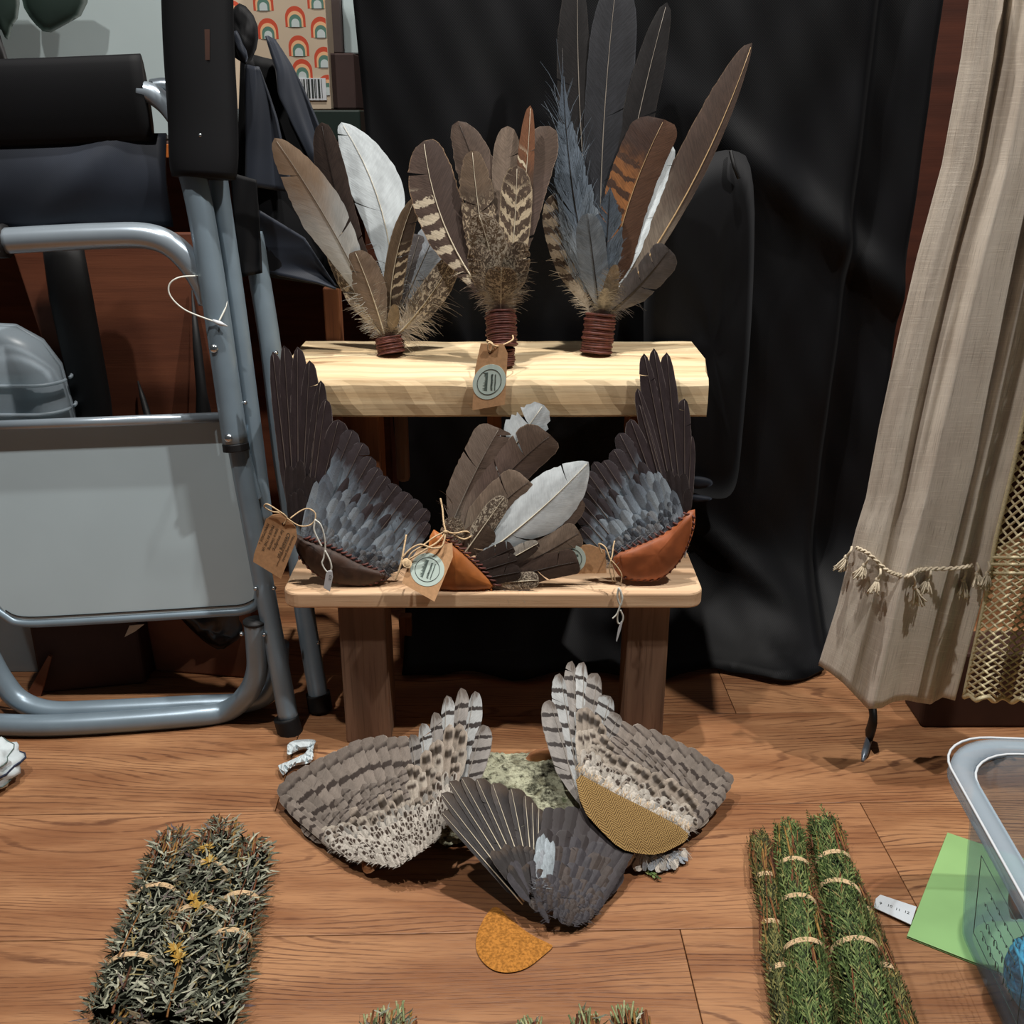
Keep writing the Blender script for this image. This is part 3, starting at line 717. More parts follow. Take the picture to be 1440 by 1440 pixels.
    m = MB(); m.tube(curve_pts([lp(0, i / 14) for i in range(15)], 3), .0024, 6); m.tube(curve_pts([lp(i / 14, 1) + V((0, 0, -.002 + .003 * math.sin(i * 2.2))) for i in range(15)], 3), .0026, 6); m.build('lace_border', M['ecru'], l2)
    for v in (.62, .64, .665): m2 = MB(); m2.tube([lp(i / 12, v, -.002) for i in range(13)], .0017, 6); m2.build('lace_band', M['ecru'], l2)
    # table and dark things beneath
    tb = thing('trestle_table', 'table hidden under the linen cloth, only its shaded underside showing', 'table', (.8, 1.3, 0))
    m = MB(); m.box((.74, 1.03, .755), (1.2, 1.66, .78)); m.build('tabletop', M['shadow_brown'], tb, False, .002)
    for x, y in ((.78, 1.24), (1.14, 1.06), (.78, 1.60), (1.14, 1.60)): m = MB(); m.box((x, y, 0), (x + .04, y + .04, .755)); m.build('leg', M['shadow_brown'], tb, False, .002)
    m = MB(); a = F(1300, 1030); m.box((a.x, a.y + .01, 0), (a.x + .22, a.y + .07, .10)); tag(m.build('under_table_shade', M['shadow_brown'], None, False, .004), 'dark brown block added as the shade under the linen tablecloth', 'box')  # dark block standing in for the shaded floor under the table
    m = MB(); a = F(1258, 1000); m.tube(curve_pts([P(1226, 990, 1.02), P(1228, 1012, 1.005), F(1222, 1034, .008)], 5), [.010] * 11, 8, 0, True, .4); tag(m.build('black_strap', M['rubber'], None), 'black strap end hanging below the linen hem', 'strap')
    m = MB(); a = F(1223, 1036, .006); b = F(1213, 1070, .002); m.tube([a, lerp(a, b, .7), b], [.0042, .0040, .0016], 10); pg = m.build('tent_peg', M['steel'], None); tag(pg, 'thin blue-grey metal peg lying on the floor under the hem', 'peg')
build_linen()

# ------------------------------------------------------------------ plastic tub and what is around it
def build_tub():
    t = thing('storage_tub', 'frosted clear plastic storage tub with wide rim at the right edge', 'tub', (.55, .60, 0))
    rot = Matrix.Rotation(math.radians(-4), 4, 'Z'); org = V((.372, .776, 0))
    def rr(inset, r, z, n=8):
        x0, x1, y0, y1 = inset, .34 - inset, -.46 + inset, -inset; out = []
        for cx, cy, a0 in ((x1 - r, y1 - r, 0), (x0 + r, y1 - r, PI/2), (x0 + r, y0 + r, PI), (x1 - r, y0 + r, 1.5*PI)):
            for q in range(n + 1): a_ = a0 + PI/2*q/n; out.append(org + rot @ V((cx + r*math.cos(a_), cy + r*math.sin(a_), z)))
        return out + [out[0]]
    m = MB(); m.sheet([rr(.16, .002, .003), rr(.04, .03, .003), rr(.030, .040, .008), rr(.026, .042, .05), rr(.021, .044, .12), rr(.018, .046, .165)]); m.build('tub_body', M['tub'], t, True, 0, 0, .0014)
    m = MB(); m.sheet([rr(.018, .046, .163), rr(.015, .048, .170), rr(.006, .054, .172), rr(.001, .058, .169), rr(-.001, .060, .160)]); m.build('rim', M['tub_rim'], t, True, 0, 0, .0018)
    m = MB()
    for inset, z in ((.0175, .166), (.0, .1705)): m.tube(rr(inset, .05, z)[:-1] + [rr(inset, .05, z)[0]], .0011, 6, 0, False)
    m.build('rim_edge', M['white_plastic'], t)
    # moulded marks on the left wall
    m = MB(); r = random.Random(2)
    def wl(y, z): return org + rot @ V((.030 - .08 * z - .0012, y, z))
    for k in range(4):
        y0 = -.105; z0 = .048 + k * .016; pts = []; am = r.uniform(.002, .005)
        for i in range(40): pts.append(wl(y0 - .0017 * i + .0022 * math.cos(i * 1.9 + k), z0 + am * math.sin(i * 1.9 + k) * (.5 + .5 * math.sin(i * .7 + k * 3))))
        m.tube(curve_pts(pts, 3), .00032, 4)
    m.tube([wl(-.09, .035), wl(-.09, .115), wl(-.185, .115), wl(-.185, .035), wl(-.09, .035)], .00035, 4)
    m.build('moulded_mark', M['ink_soft'], t)
    # contents
    c = V((.432, .632, .040)); y = thing('yarn_ball', 'teal blue ball of yarn lying in the clear tub', 'yarn', c - V((0, 0, .038)))
    r = random.Random(11); m = MB()
    for k in range(46):
        ax = V((r.gauss(0, 1), r.gauss(0, 1), r.gauss(0, 1))).normalized(); u = ax.orthogonal().normalized(); v = ax.cross(u); ra = .0315 + r.uniform(-.0015, .003); h = r.uniform(-.008, .008)
        m.tube([c + (u * math.cos(a * PI / 9) + v * math.sin(a * PI / 9)) * math.sqrt(max(ra * ra - h * h, 1e-6)) + ax * h for a in range(19)], .0021, 5, 0, False)
    m.build('yarn_winding', M['blue_yarn'], y)
    m = MB(); bm = bmesh.new(); bmesh.ops.create_icosphere(bm, subdivisions=3, radius=.0315); m.add([c + v_.co for v_ in bm.verts], [tuple(q.index for q in f.verts) for f in bm.faces]); bm.free(); m.build('yarn_core', M['blue_yarn'], y)
    m = MB(); a = V((.4085, .668, .080)); b = V((.465, .655, .083)); m.tube([a, lerp(a, b, .06), lerp(a, b, .08), b], [.0115, .0115, .0105, .0105], 16); tag(m.build('wooden_spool', M['spool_wood'], None, True), 'brown wooden spool resting on the blue yarn in the tub', 'spool')
    a = V((.486, .72, .006)); m = MB(); m.slab([a, a + V((.05, .01, 0)), a + V((.05, .015, .10)), a + V((.012, .012, .092)), a + V((-.004, .008, .085))], .003, 0, V((0, -1, 0))); tag(m.build('red_card', M['orange_card'], None, False), 'orange-red card standing inside the clear tub', 'card')
    # green booklet and strip under the tub
    b = thing('green_booklet', 'pale green booklet lying on the floor partly under the clear tub', 'book', F(1300, 1300, 0))
    a = F(1276, 1312, .006); c2 = F(1333, 1167, .006); e = (c2 - a); e.z = 0; L_ = e.length; e.normalize(); s = V((e.y, -e.x, 0)); W_ = .125
    q = [V((p.x, p.y, 0)) for p in (a, a + s * W_, c2 + s * W_, c2)]
    for nm, zl, zh, ins, mt in (('back_cover', .0004, .0012, 0, 'green_book'), ('pages', .0012, .0022, .0015, 'page'), ('front_cover', .0022, .0030, 0, 'green_book')):
        m = MB(); cc = sum(q, V((0,0,0))) / 4; m.slab([V((lerp(p, cc, ins / .08).x, lerp(p, cc, ins / .08).y, zh)) for p in q], zh - zl, 0, V((0, 0, 1))); m.build(nm, M[mt], b, False, .0003)
    st = thing('plastic_ruler', 'short white plastic ruler end sticking out from the green booklet', 'ruler', F(1255, 1278, 0))
    pr = [(1229, 1276), (1231, 1264), (1238, 1258), (1289, 1275), (1281, 1300)]
    m = MB(); m.slab([F(*p, .0042) for p in pr], .0006, 0, V((0, 0, 1))); rb = m.build('ruler_body', M['white_plastic'], st, False)
    for (px, py), tx in zip(((1236, 1271), (1247, 1274), (1258.5, 1279), (1271, 1283)), ('9', '10', '11', '12')):
        lettering(tx, F(px, py, .0045), F(px + 10, py + 3.3, .0045) - F(px, py, .0045), V((0, 0, 1)), .0048, M['ink'], rb)
def lettering(s, org, ex, n, size, mat, parent, spacing=1.0, shear=0.0):
    cu = bpy.data.curves.new('lettering', 'FONT'); cu.body = s; cu.size = size; cu.align_x = 'LEFT'; cu.space_character = spacing; cu.shear = shear; cu.resolution_u = 2
    o = bpy.data.objects.new('lettering', cu); COL.objects.link(o)
    dg = bpy.context.evaluated_depsgraph_get(); dg.update(); me = bpy.data.meshes.new_from_object(o.evaluated_get(dg))
    bpy.data.objects.remove(o); ex = V(ex).normalized(); n = V(n).normalized(); ex = (ex - n * ex.dot(n)).normalized(); ey = n.cross(ex)
    m = MB(); m.add([V(org) + ex * v.co.x + ey * v.co.y for v in me.vertices], [tuple(p.vertices) for p in me.polygons]); bpy.data.meshes.remove(me)
    return m.build('lettering', mat, parent, False)
build_tub()
#SECTION3
# ------------------------------------------------------------------ feathers
FM = {}
def fmat(key, base, tip=None, tip_at=.72, tip_soft=.2, bars=None, mott=None, edge=None, half=None, low=None, low_at=.3, rough=.55, streak=.22, spots=None, irr=.9):
    """feather vane: u across (0..1), v along (0..1); barbs, bars, mottling, pale fringe"""
    if key in FM: return FM[key]
    n = NT('feather_' + key); uv = n.sep(n.coord('UV')); r = n.rand()
    s = n.math('SUBTRACT', n.math('MULTIPLY', uv[0], 2.0), 1.0); a = n.math('ABSOLUTE', s); t = uv[1]
    off = n.math('MULTIPLY', r, 17.0)
    bc = n.vec(n.math('MULTIPLY', a, 2.5), n.math('MULTIPLY', n.math('SUBTRACT', t, n.math('MULTIPLY', a, .05)), 150.0), n.math('ADD', off, s))
    barb = n.noise(bc, 1, 3, .65)
    big = n.noise(n.vec(n.math('MULTIPLY', s, 1.6), n.math('MULTIPLY', t, 6.0), off), 1, 3, .6)
    c = n.mix(n.rng(big, .3, .7), tuple(x * .82 for x in base[:3]) + (1,), tuple(min(1, x * 1.15) for x in base[:3]) + (1,))
    if low: c = n.mix(n.rng(n.math('ADD', t, n.math('MULTIPLY', n.math('SUBTRACT', big, .5), .25)), low_at - .12, low_at + .12), low, c)
    if tip: c = n.mix(n.rng(n.math('ADD', t, n.math('MULTIPLY', n.math('SUBTRACT', big, .5), .3)), tip_at - tip_soft / 2, tip_at + tip_soft / 2), c, tip)
    if half:   # other vane darker / paler: (colour, side)
        c = n.mix(n.rng(s if half[1] > 0 else n.math('MULTIPLY', s, -1.0), -.02, .06), c, half[0])
    if mott:   # (colour, scale, threshold)
        q = n.noise(n.vec(n.math('MULTIPLY', s, mott[1] * .22), n.math('MULTIPLY', t, mott[1]), off), 1, 3, .6, '3D', 1.2)
        m_ = n.rng(q, mott[2] - .04, mott[2] + .05)
        if len(mott) > 3: m_ = n.math('MULTIPLY', m_, n.rng(t, mott[3] + .1, mott[3] - .1))
        c = n.mix(m_, c, mott[0])
    if bars:   # (count, colour, duty, curve, t0, t1, side)
        nb, bcol, duty, curve, t0, t1, side = bars
        nz = n.noise(n.vec(n.math('MULTIPLY', s, 3.5), n.math('MULTIPLY', t, nb * 2.2), off), 1, 3, .6)
        ph = n.math('FRACT', n.math('ADD', n.math('ADD', n.math('MULTIPLY', t, float(nb)), n.math('MULTIPLY', a, curve)), n.math('MULTIPLY', nz, irr)))
        m_ = n.math('MULTIPLY', n.rng(ph, 0, .06), n.rng(ph, duty + .08, duty))
        m_ = n.math('MULTIPLY', m_, n.math('MULTIPLY', n.rng(t, t0 - .03, t0 + .03), n.rng(t, t1 + .03, t1 - .03)))
        if side: m_ = n.math('MULTIPLY', m_, n.rng(s if side > 0 else n.math('MULTIPLY', s, -1.0), .0, .1))
        c = n.mix(m_, c, bcol)
    if spots:   # dark drop near the tip of small feathers: (colour, half width, t0, t1)
        m_ = n.math('MULTIPLY', n.rng(a, spots[1] + .15, spots[1] - .1), n.math('MULTIPLY', n.rng(t, spots[2] - .05, spots[2] + .05), n.rng(t, spots[3] + .06, spots[3] - .04)))
        c = n.mix(m_, c, spots[0])
    if edge: c = n.mix(n.math('MULTIPLY', n.rng(n.math('ADD', a, n.math('MULTIPLY', n.math('SUBTRACT', barb, .5), .1)), 1 - edge[1], 1.0), .75), c, edge[0])
    k = n.rng(barb, .3, .7, 1 - streak, 1 + streak)
    c = n.mix(1.0, c, n.vec(k, k, k), 'MULTIPLY')
    kr = n.rng(r, 0, 1, .86, 1.14, False); c = n.mix(1.0, c, n.vec(kr, kr, kr), 'MULTIPLY')
    n.bump(barb, .35, .0005)
    FM[key] = n.out(c, rough, 0, .3, Sheen_Weight=.08); return FM[key]
SH_PALE = plain('pale_shaft', C('#d9ceb6'), .4, 0, .4, .08, 200, .05)
SH_GREY = plain('grey_shaft', C('#8d857b'), .4, 0, .4, .08, 200, .05)
SH_DARK = plain('dark_shaft', C('#2b2522'), .4, 0, .4, .08, 200, .05)
SH_WING = plain('brown_grey_shaft', C('#6a5f59'), .4, 0, .4, .08, 200, .05)
SH_BUFF = plain('buff_shaft', C('#b79a72'), .4, 0, .4, .08, 200, .05)

def vane_into(mb, uvs, fr, L, W, rng, t0=.06, br=.18, tr=.78, asym=.5, sweep=.55, splits=2, down=0, downlen=.02, bend=0.0, arch=0.0, camber=.12, N=30, K=3, tp=.5, ragged=.025, m=0, gap=.5, dmax=.35, wisp=False):
    """fr = (base, axis, side, normal); builds both vanes (and downy barbs) into mb; returns shaft points"""
    b, ay, ax, az = fr
    def c(t):
        q = 4 * t * (1 - t); return b + ay * (L * t) + ax * (bend * L * q) + az * (arch * L * q)
    def hw(s, side):
        s = max(0, min(1, s)); g = (min(1.0, s / br)) ** .75 if br > 0 else 1
        g *= .86 + .14 * math.sin(min(1, s / max(tr, .01)) * PI / 2)
        if s > tr: g *= max(0.0, 1 - ((s - tr) / (1 - tr)) ** 2) ** tp
        return g * W * (asym if side < 0 else 1 - asym)
    for side in (-1, 1):
        sp = sorted(rng.uniform(.2, .95) for _ in range(rng.randint(0, splits))) + [2]
        seg = []; cur = []; si = 0; start_gap = 0.0
        rowsall = []
        for i in range(N + 1):
            s = i / N; t = t0 + (1 - t0) * s
            rowsall.append((s, t))
        segs = []; last = 0
        for x in sp:
            e = min(N, int(x * N));
            if e - last >= 3 or x == 2: segs.append((last, N if x == 2 else e)); last = e
        for gi, (i0, i1) in enumerate(segs):
            k0 = len(mb.v); vs = []; g0 = rng.uniform(.3, 1) * gap if gi > 0 else 0; g1 = rng.uniform(.3, 1) * gap if gi < len(segs) - 1 else 0
            for i in range(i0, i1 + 1):
                s, t = rowsall[i]; wv = hw(s, side) * (1 + rng.uniform(-ragged, ragged))
                f0 = max(0, 1 - (i - i0) / 3.5); f1 = max(0, 1 - (i1 - i) / 3.5)
                adv = sweep * wv * (1 - s ** 4 * .6)
                adv += (g0 * f0 ** 2 - g1 * f1 ** 2) * W * .10
                cc = c(t); nz = rng.uniform(-.0003, .0003) * (1 if K > 2 else .5)
                for k in range(K + 1):
                    q = k / K
                    tt = min(adv * q ** 1.2, (1 - t) * L * .95 + .0004)
                    lat = wv * q * (1 - .10 * q * (f0 * g0 + f1 * g1))
                    vs.append(cc + ax * (side * lat) + ay * tt - az * (camber * wv * q * q) + az * nz * q)
                    uvs.append((.5 + .5 * side * q * .999, t))
            n = K + 1; R = i1 - i0 + 1
            mb.add(vs, [((i*n+j), (i*n+j+1), ((i+1)*n+j+1), ((i+1)*n+j)) if side > 0 else ((i*n+j), ((i+1)*n+j), ((i+1)*n+j+1), (i*n+j+1)) for i in range(R-1) for j in range(K)], m)
        for d in range(down // 2):
            t = rng.uniform(t0 * .4, t0 + dmax * (rng.random() ** .7)); base = c(t)
            l = downlen * rng.uniform(.5, 1.1); dirv = (ax * side + ay * rng.uniform(.1, 1.0) + az * rng.uniform(-.6, .8)).normalized()
            if wisp: dirv = (ax * side * rng.uniform(.05, .45) + ay + az * rng.uniform(-.25, .25)).normalized()
            bow = (ax * rng.uniform(-.4, .4) + az * rng.uniform(-.5, .5) - V((0, 0, .35))) * l
            # start at the vane edge part-way so the fluff fringes the base
            st = base + ax * (side * hw((t - t0) / (1 - t0), side) * rng.uniform(.1, .85)); pv = dirv.cross(az); pv = pv.normalized() * .00034 if pv.length > 1e-5 else ax * .0003
            vs = []
            for q in range(4):
                f = q / 3; p = st + dirv * (l * f) + bow * (f * f * .5); w_ = pv * (1 - .75 * f); vs += [p - w_, p + w_]; uvs += [(.5 + .35 * side, t), (.5 + .4 * side, t)]
            mb.add(vs, [(2*q, 2*q+1, 2*q+3, 2*q+2) for q in range(3)], m)
    return [c(t) for t in [i / 12 * .985 for i in range(13)]]
def frame(base, tip, nrm):
    b = V(base); ay = V(tip) - b; L = ay.length; ay.normalize(); az = V(nrm); az = (az - ay * az.dot(ay)).normalized(); ax = ay.cross(az)
    return (b, ay, ax, az), L
def feather(parent, base, tip, W, nrm, mat, rng, shaft=None, name='feather', sr=.0009, label=None, twist=0.0, sub=True, **kw):
    fr, L = frame(base, tip, nrm)
    if twist:
        b, ay, ax, az = fr; c_, s_ = math.cos(twist), math.sin(twist); fr = (b, ay, ax * c_ + az * s_, az * c_ - ax * s_)
    mb = MB(); uvs = []; pts = vane_into(mb, uvs, fr, L, W, rng, **kw)
    o = mb.build(name, mat, parent, True, uv=uvs)
    if label: o['label'] = label
    if shaft is not None:
        m2 = MB(); az = fr[3]
        for sgn in (1, ):
            m2.tube([p + az * .0005 for p in pts], [sr * (1 - .8 * i / 12) for i in range(13)], 5)
        if sub: m2.build('shaft', shaft, o)
        else: m2.build('shaft', shaft, parent)
    return o

def wrap(parent, a, b, r, mat, name='cord_wrap', turns=9, rng=None):
    a, b = V(a), V(b); m = MB(); ax = (b - a).normalized(); u = ax.orthogonal().normalized(); v = ax.cross(u); pts = []
    cr = (b - a).length / turns * .56
    for i in range(turns * 14 + 1):
        f = i / (turns * 14); an = i / 14 * 2 * PI; rr = r * (1 + .05 * math.sin(f * 40) + .03 * math.sin(f * 17 + 1))
        pts.append(lerp(a, b, f) + (u * math.cos(an) + v * math.sin(an)) * rr + ax * rng.uniform(-.0003, .0003))
    m.tube(pts, cr, 6); m.build(name, mat, parent)
    m = MB(); m.tube([a + ax * .0005, b], [r * .96, r * .96], 14); m.build('handle_core', mat, parent)

# feather kinds -----------------------------------------------------------
PHEASANT = lambda: fmat('pheasant', C('#62564b'), mott=(C('#c4b8a3'), 20, .53), edge=(C('#b0a28e'), .12), low=C('#b5aa9b'))
PHEAS_BAR = lambda: fmat('pheasant_bars', C('#54453a'), bars=(9, C('#bfae92'), .34, -.5, .18, .86, 0), edge=(C('#a59378'), .1), mott=(C('#8f7d66'), 26, .6), low=C('#b0a596'), low_at=.25, irr=1.3)
GOOSE_BROWN = lambda: fmat('goose_brown', C('#62524a'), tip=C('#54453b'), low=C('#7d6f63'), edge=(C('#8b7867'), .06))
TAUPE = lambda: fmat('taupe', C('#7a6a5c'), low=C('#857869'), edge=(C('#8d7d6c'), .05))
WHITE = lambda: fmat('white', C('#d3dcdf'), streak=.07, low=C('#bcc5c8'), rough=.6)
TAN_WHITE = lambda: fmat('tan_white', C('#c6cac9'), tip=C('#a08a74'), tip_at=.66, tip_soft=.35, streak=.08)
BLACK = lambda: fmat('black', C('#1d1b1b'), edge=(C('#38332f'), .05), streak=.15, rough=.42)
DARK_BROWN = lambda: fmat('dark_brown', C('#3a2f2a'), edge=(C('#5b4d44'), .06))
SLATE = lambda: fmat('slate', C('#5a6570'), low=C('#7c8388'), tip=C('#4b5560'), streak=.3)
GREY = lambda: fmat('grey', C('#55504f'), edge=(C('#716a66'), .06), low=C('#7d7773'))
def fan(name, label, base, top, r, feathers, rng, pl_n=V((0, -1, .25)), group=None, turns=9):
    t = thing(name, label, 'feather fan', base, group)
    for f in feathers:
        (bx, by), (tx, ty), wpx, dy, mat, kw = f
        Yb = V(top).y + dy * .25; Yt = V(top).y + dy + kw.pop('lean', .02)
        b = P(bx, by, Yb); tp = P(tx, ty, Yt); sc_ = (P(tx + 1, ty, Yt) - P(tx, ty, Yt)).length
        sh = kw.pop('shaft', SH_GREY)
        kw['N'] = kw.get('N', 40); kw['down'] = int(kw.get('down', 0) * 1.5)
        feather(t, b, tp, wpx * .92 * sc_, pl_n, mat, rng, sh, **kw)
    return t
rg = random.Random(21)
Ys = 1.164
def fan1():
    b = F(551, 501, ZT); top = P(546, 477, b.y + .004)
    Y = top.y
    fl = [
      ((545, 478), (616, 318), 52, .012, fmat('pale_grey_down', C('#9aa0a6'), streak=.3), dict(down=60, downlen=.022, t0=.1, br=.3, tr=.7)),
      ((540, 478), (452, 172), 48, .020, DARK_BROWN(), dict(shaft=SH_DARK, br=.15, tr=.7, bend=-.03, lean=-.035)),
      ((546, 474), (480, 172), 86, .012, WHITE(), dict(shaft=SH_PALE, down=90, downlen=.022, t0=.16, br=.55, tr=.40, tp=.62, bend=.10, asym=.5, dmax=.3, splits=2, gap=.3, camber=.1)),
      ((542, 478), (386, 194), 76, .006, TAN_WHITE(), dict(shaft=SH_GREY, down=80, downlen=.020, t0=.12, br=.5, tr=.42, tp=.6, bend=.03, dmax=.25, asym=.52, lean=-.06)),
      ((548, 478), (590, 330), 46, .010, GREY(), dict(shaft=SH_GREY, br=.2, tr=.8, down=20)),
      ((541, 478), (464, 313), 40, -.010, PHEASANT(), dict(shaft=SH_PALE, down=60, downlen=.014, t0=.05, br=.3, tr=.6, bend=-.05, lean=0, dmax=.45)),
      ((549, 478), (584, 278), 34, -.002, fmat('spotted_edge', C('#6a5845'), bars=(13, C('#cbbb9f'), .3, -.3, .3, .66, 1), edge=(C('#8f7c64'), .1), half=(C('#4c3f35'), 1)), dict(shaft=SH_PALE, br=.25, tr=.6, bend=-.06, lean=0, asym=.45)),
      ((551, 478), (639, 360), 44, -.006, PHEASANT(), dict(shaft=SH_PALE, down=180, downlen=.026, t0=.05, br=.3, tr=.55, bend=.04, lean=-.01, dmax=.7)),
      ((543, 480), (499, 353), 50, -.012, TAUPE(), dict(shaft=SH_PALE, down=30, downlen=.012, br=.4, tr=.6, lean=-.01, bend=.02)),
      ((548, 480), (556, 428), 18, -.012, fmat('buff_fluff', C('#8d7f6c')), dict(shaft=None, down=120, downlen=.012, br=.4, tr=.5, lean=-.01)),
    ]
    t = fan('feather_fan', 'feather smudge fan with white goose feathers, leftmost on the upper board', b, top, .0165, fl, rg, group='cord-wrapped feather fans on the upper board')
    wrap(t, b + V((0, 0, .003)), P(547, 474, b.y + .004), .0155, M['lace_brown'], turns=11, rng=rg)
fan1()
def fan2():
    b = F(706, 517, ZT); top = P(704, 440, b.y + .010); Y = top.y
    fl = [
      ((706, 442), (772, 177), 58, .022, GOOSE_BROWN(), dict(shaft=None, br=.35, tr=.75, bend=-.03)),
      ((703, 442), (644, 170), 62, .018, fmat('brown_torn', C('#57483e'), low=C('#6d5d50'), edge=(C('#7d6c5d'), .05)), dict(shaft=SH_DARK, br=.35, tr=.6, splits=4, ragged=.06, bend=.05, gap=.8)),
      ((706, 442), (714, 177), 44, .014, TAUPE(), dict(shaft=None, br=.35, tr=.74)),
      ((704, 442), (596, 198), 76, .010, fmat('goose_bars_left', C('#51423a'), half=(C('#433630'), 1), bars=(11, C('#c8bba3'), .36, .5, .2, .74, -1), edge=(C('#9a7d5f'), .05)), dict(shaft=SH_PALE, br=.4, tr=.66, bend=-.085, asym=.45, sr=.0012, down=60, downlen=.014)),
      ((712, 442), (746, 148), 30, .006, fmat('spot_narrow', C('#5c483a'), tip=C('#7a5138'), bars=(15, C('#d4c5a8'), .32, -.3, .3, .78, -1)), dict(shaft=SH_PALE, br=.2, tr=.5, asym=.6, bend=.02)),
      ((700, 440), (664, 211), 54, .000, fmat('pheasant_mott', C('#54463a'), mott=(C('#b8a68b'), 20, .54, .66), low=C('#9d8f7c'), low_at=.2, tip=C('#665545'), edge=(C('#7f6c57'), .08)), dict(shaft=SH_PALE, br=.3, tr=.55, splits=5, ragged=.07, bend=-.02, down=70, downlen=.016, dmax=.3, gap=.9)),
      ((709, 440), (727, 234), 50, -.006, PHEAS_BAR(), dict(shaft=SH_PALE, br=.3, tr=.7, bend=.02, down=60, downlen=.016)),
      ((703, 440), (673, 300), 58, -.014, fmat('pheasant_fine', C('#6b5946'), mott=(C('#c2b6a2'), 24, .51), low=C('#b5aa9b'), edge=(C('#bdb09a'), .1)), dict(shaft=SH_PALE, br=.35, tr=.5, bend=.03, down=110, downlen=.016, dmax=.5, lean=-.01)),
      ((706, 441), (734, 340), 44, -.015, PHEASANT(), dict(shaft=None, br=.35, tr=.5, down=110, downlen=.018, dmax=.8, lean=-.012)),
      ((703, 442), (668, 345), 44, -.016, PHEASANT(), dict(shaft=None, br=.35, tr=.5, down=110, downlen=.018, dmax=.8, lean=-.012)),
      ((704, 443), (705, 375), 50, -.018, PHEASANT(), dict(shaft=SH_PALE, br=.4, tr=.5, down=120, downlen=.016, dmax=.9, lean=-.012)),
    ]
    t = fan('feather_fan', 'brown pheasant and goose feather fan with a kraft tag, middle of the upper board', b, top, .0165, fl, rg, group='cord-wrapped feather fans on the upper board')
    wrap(t, P(706, 488, b.y - .002), P(704, 438, b.y + .010), .0155, M['lace_brown'], turns=15, rng=rg)
    wrap(t, b + V((0.003, 0, .002)), P(710, 490, b.y + .002), .010, M['lace_brown'], 'cord_tail', 8, rng=rg)
    return t
FAN2 = fan2()
def fan3():
    b = F(838, 500, ZT); top = P(844, 442, b.y + .006)
    fl = [
      ((842, 446), (812, -48), 54, .040, BLACK(), dict(shaft=SH_GREY, br=.15, tr=.6, bend=-.02, asym=.62, sr=.0011)),
      ((845, 446), (868, -36), 74, .034, fmat('black_slate', C('#232428'), edge=(C('#36383d'), .05), low=C('#565f68'), low_at=.3), dict(shaft=SH_GREY, br=.15, tr=.72, bend=-.02, asym=.42, sr=.0011)),
      ((850, 446), (938, 3), 52, .030, BLACK(), dict(shaft=SH_GREY, br=.15, tr=.55, bend=-.02, asym=.5, sr=.0011)),
      ((839, 446), (806, 133), 32, .026, DARK_BROWN(), dict(shaft=SH_DARK, br=.2, tr=.85)),
      ((852, 446), (1058, 60), 54, .016, fmat('long_dark', C('#3d2f27'), low=C('#6d6256'), low_at=.42, edge=(C('#65513f'), .05)), dict(shaft=SH_BUFF, br=.2, tr=.5, tp=.6, asym=.80, bend=.045, sr=.0013, splits=0)),
      ((858, 430), (946, 205), 30, .009, WHITE(), dict(shaft=None, br=.3, tr=.7)),
      ((850, 446), (934, 168), 74, .004, fmat('rufous_bars', C('#83552f'), tip=C('#35241c'), tip_at=.72, tip_soft=.16, bars=(13, C('#3d291d'), .36, .25, .36, .8, -1), low=C('#b4a48d'), low_at=.28, half=(C('#4b3324'), 1)), dict(shaft=SH_BUFF, br=.2, tr=.86, bend=-.05, asym=.56, down=40, downlen=.016)),
      ((834, 446), (779, 272), 44, -.006, fmat('buff_bars', C('#9b8b75'), bars=(8, C('#4a3b2e'), .42, .2, .3, 1, 0), low=C('#b9ab96')), dict(shaft=None, br=.3, tr=.7, bend=-.06, down=80, downlen=.014, dmax=.6)),
      ((842, 444), (791, 62), 66, -.002, SLATE(), dict(shaft=SH_DARK, br=.12, tr=.08, tp=2.0, bend=-.035, splits=4, ragged=.1, sweep=1.6, gap=1.0, N=44, down=190, downlen=.055, dmax=.86, wisp=True)),
      ((847, 444), (858, 262), 50, -.006, SLATE(), dict(shaft=SH_DARK, br=.25, tr=.36, tp=1.1, splits=4, ragged=.08, sweep=1.3, gap=1.0, lean=.0, down=90, downlen=.030, dmax=.9, wisp=True)),
      ((844, 446), (826, 300), 46, -.010, fmat('slate_pale', C('#6c747b'), low=C('#989a9a'), streak=.25), dict(shaft=SH_DARK, br=.3, tr=.6, lean=-.005, splits=4)),
      ((850, 446), (866, 372), 24, -.012, fmat('buff_fluff', C('#8d7f6c')), dict(shaft=None, br=.4, tr=.3, lean=-.01, down=130, downlen=.014, dmax=.9)),
      ((848, 446), (941, 350), 50, -.020, GREY(), dict(shaft=SH_DARK, br=.3, tr=.78, lean=-.015, down=50, downlen=.014, bend=.04, dmax=.4)),
      ((846, 446), (852, 405), 20, -.018, fmat('pale_fluff', C('#a8a398')), dict(shaft=None, br=.4, tr=.2, lean=-.01, down=130, downlen=.016, dmax=.9)),
    ]
    t = fan('feather_fan', 'tall feather fan with long black feathers and one rufous barred feather, upper board right', b, top, .018, fl, rg, group='cord-wrapped feather fans on the upper board')
    wrap(t, b + V((0, 0, .003)), P(845, 441, b.y + .006), .0165, M['lace_brown'], turns=15, rng=rg)
fan3()

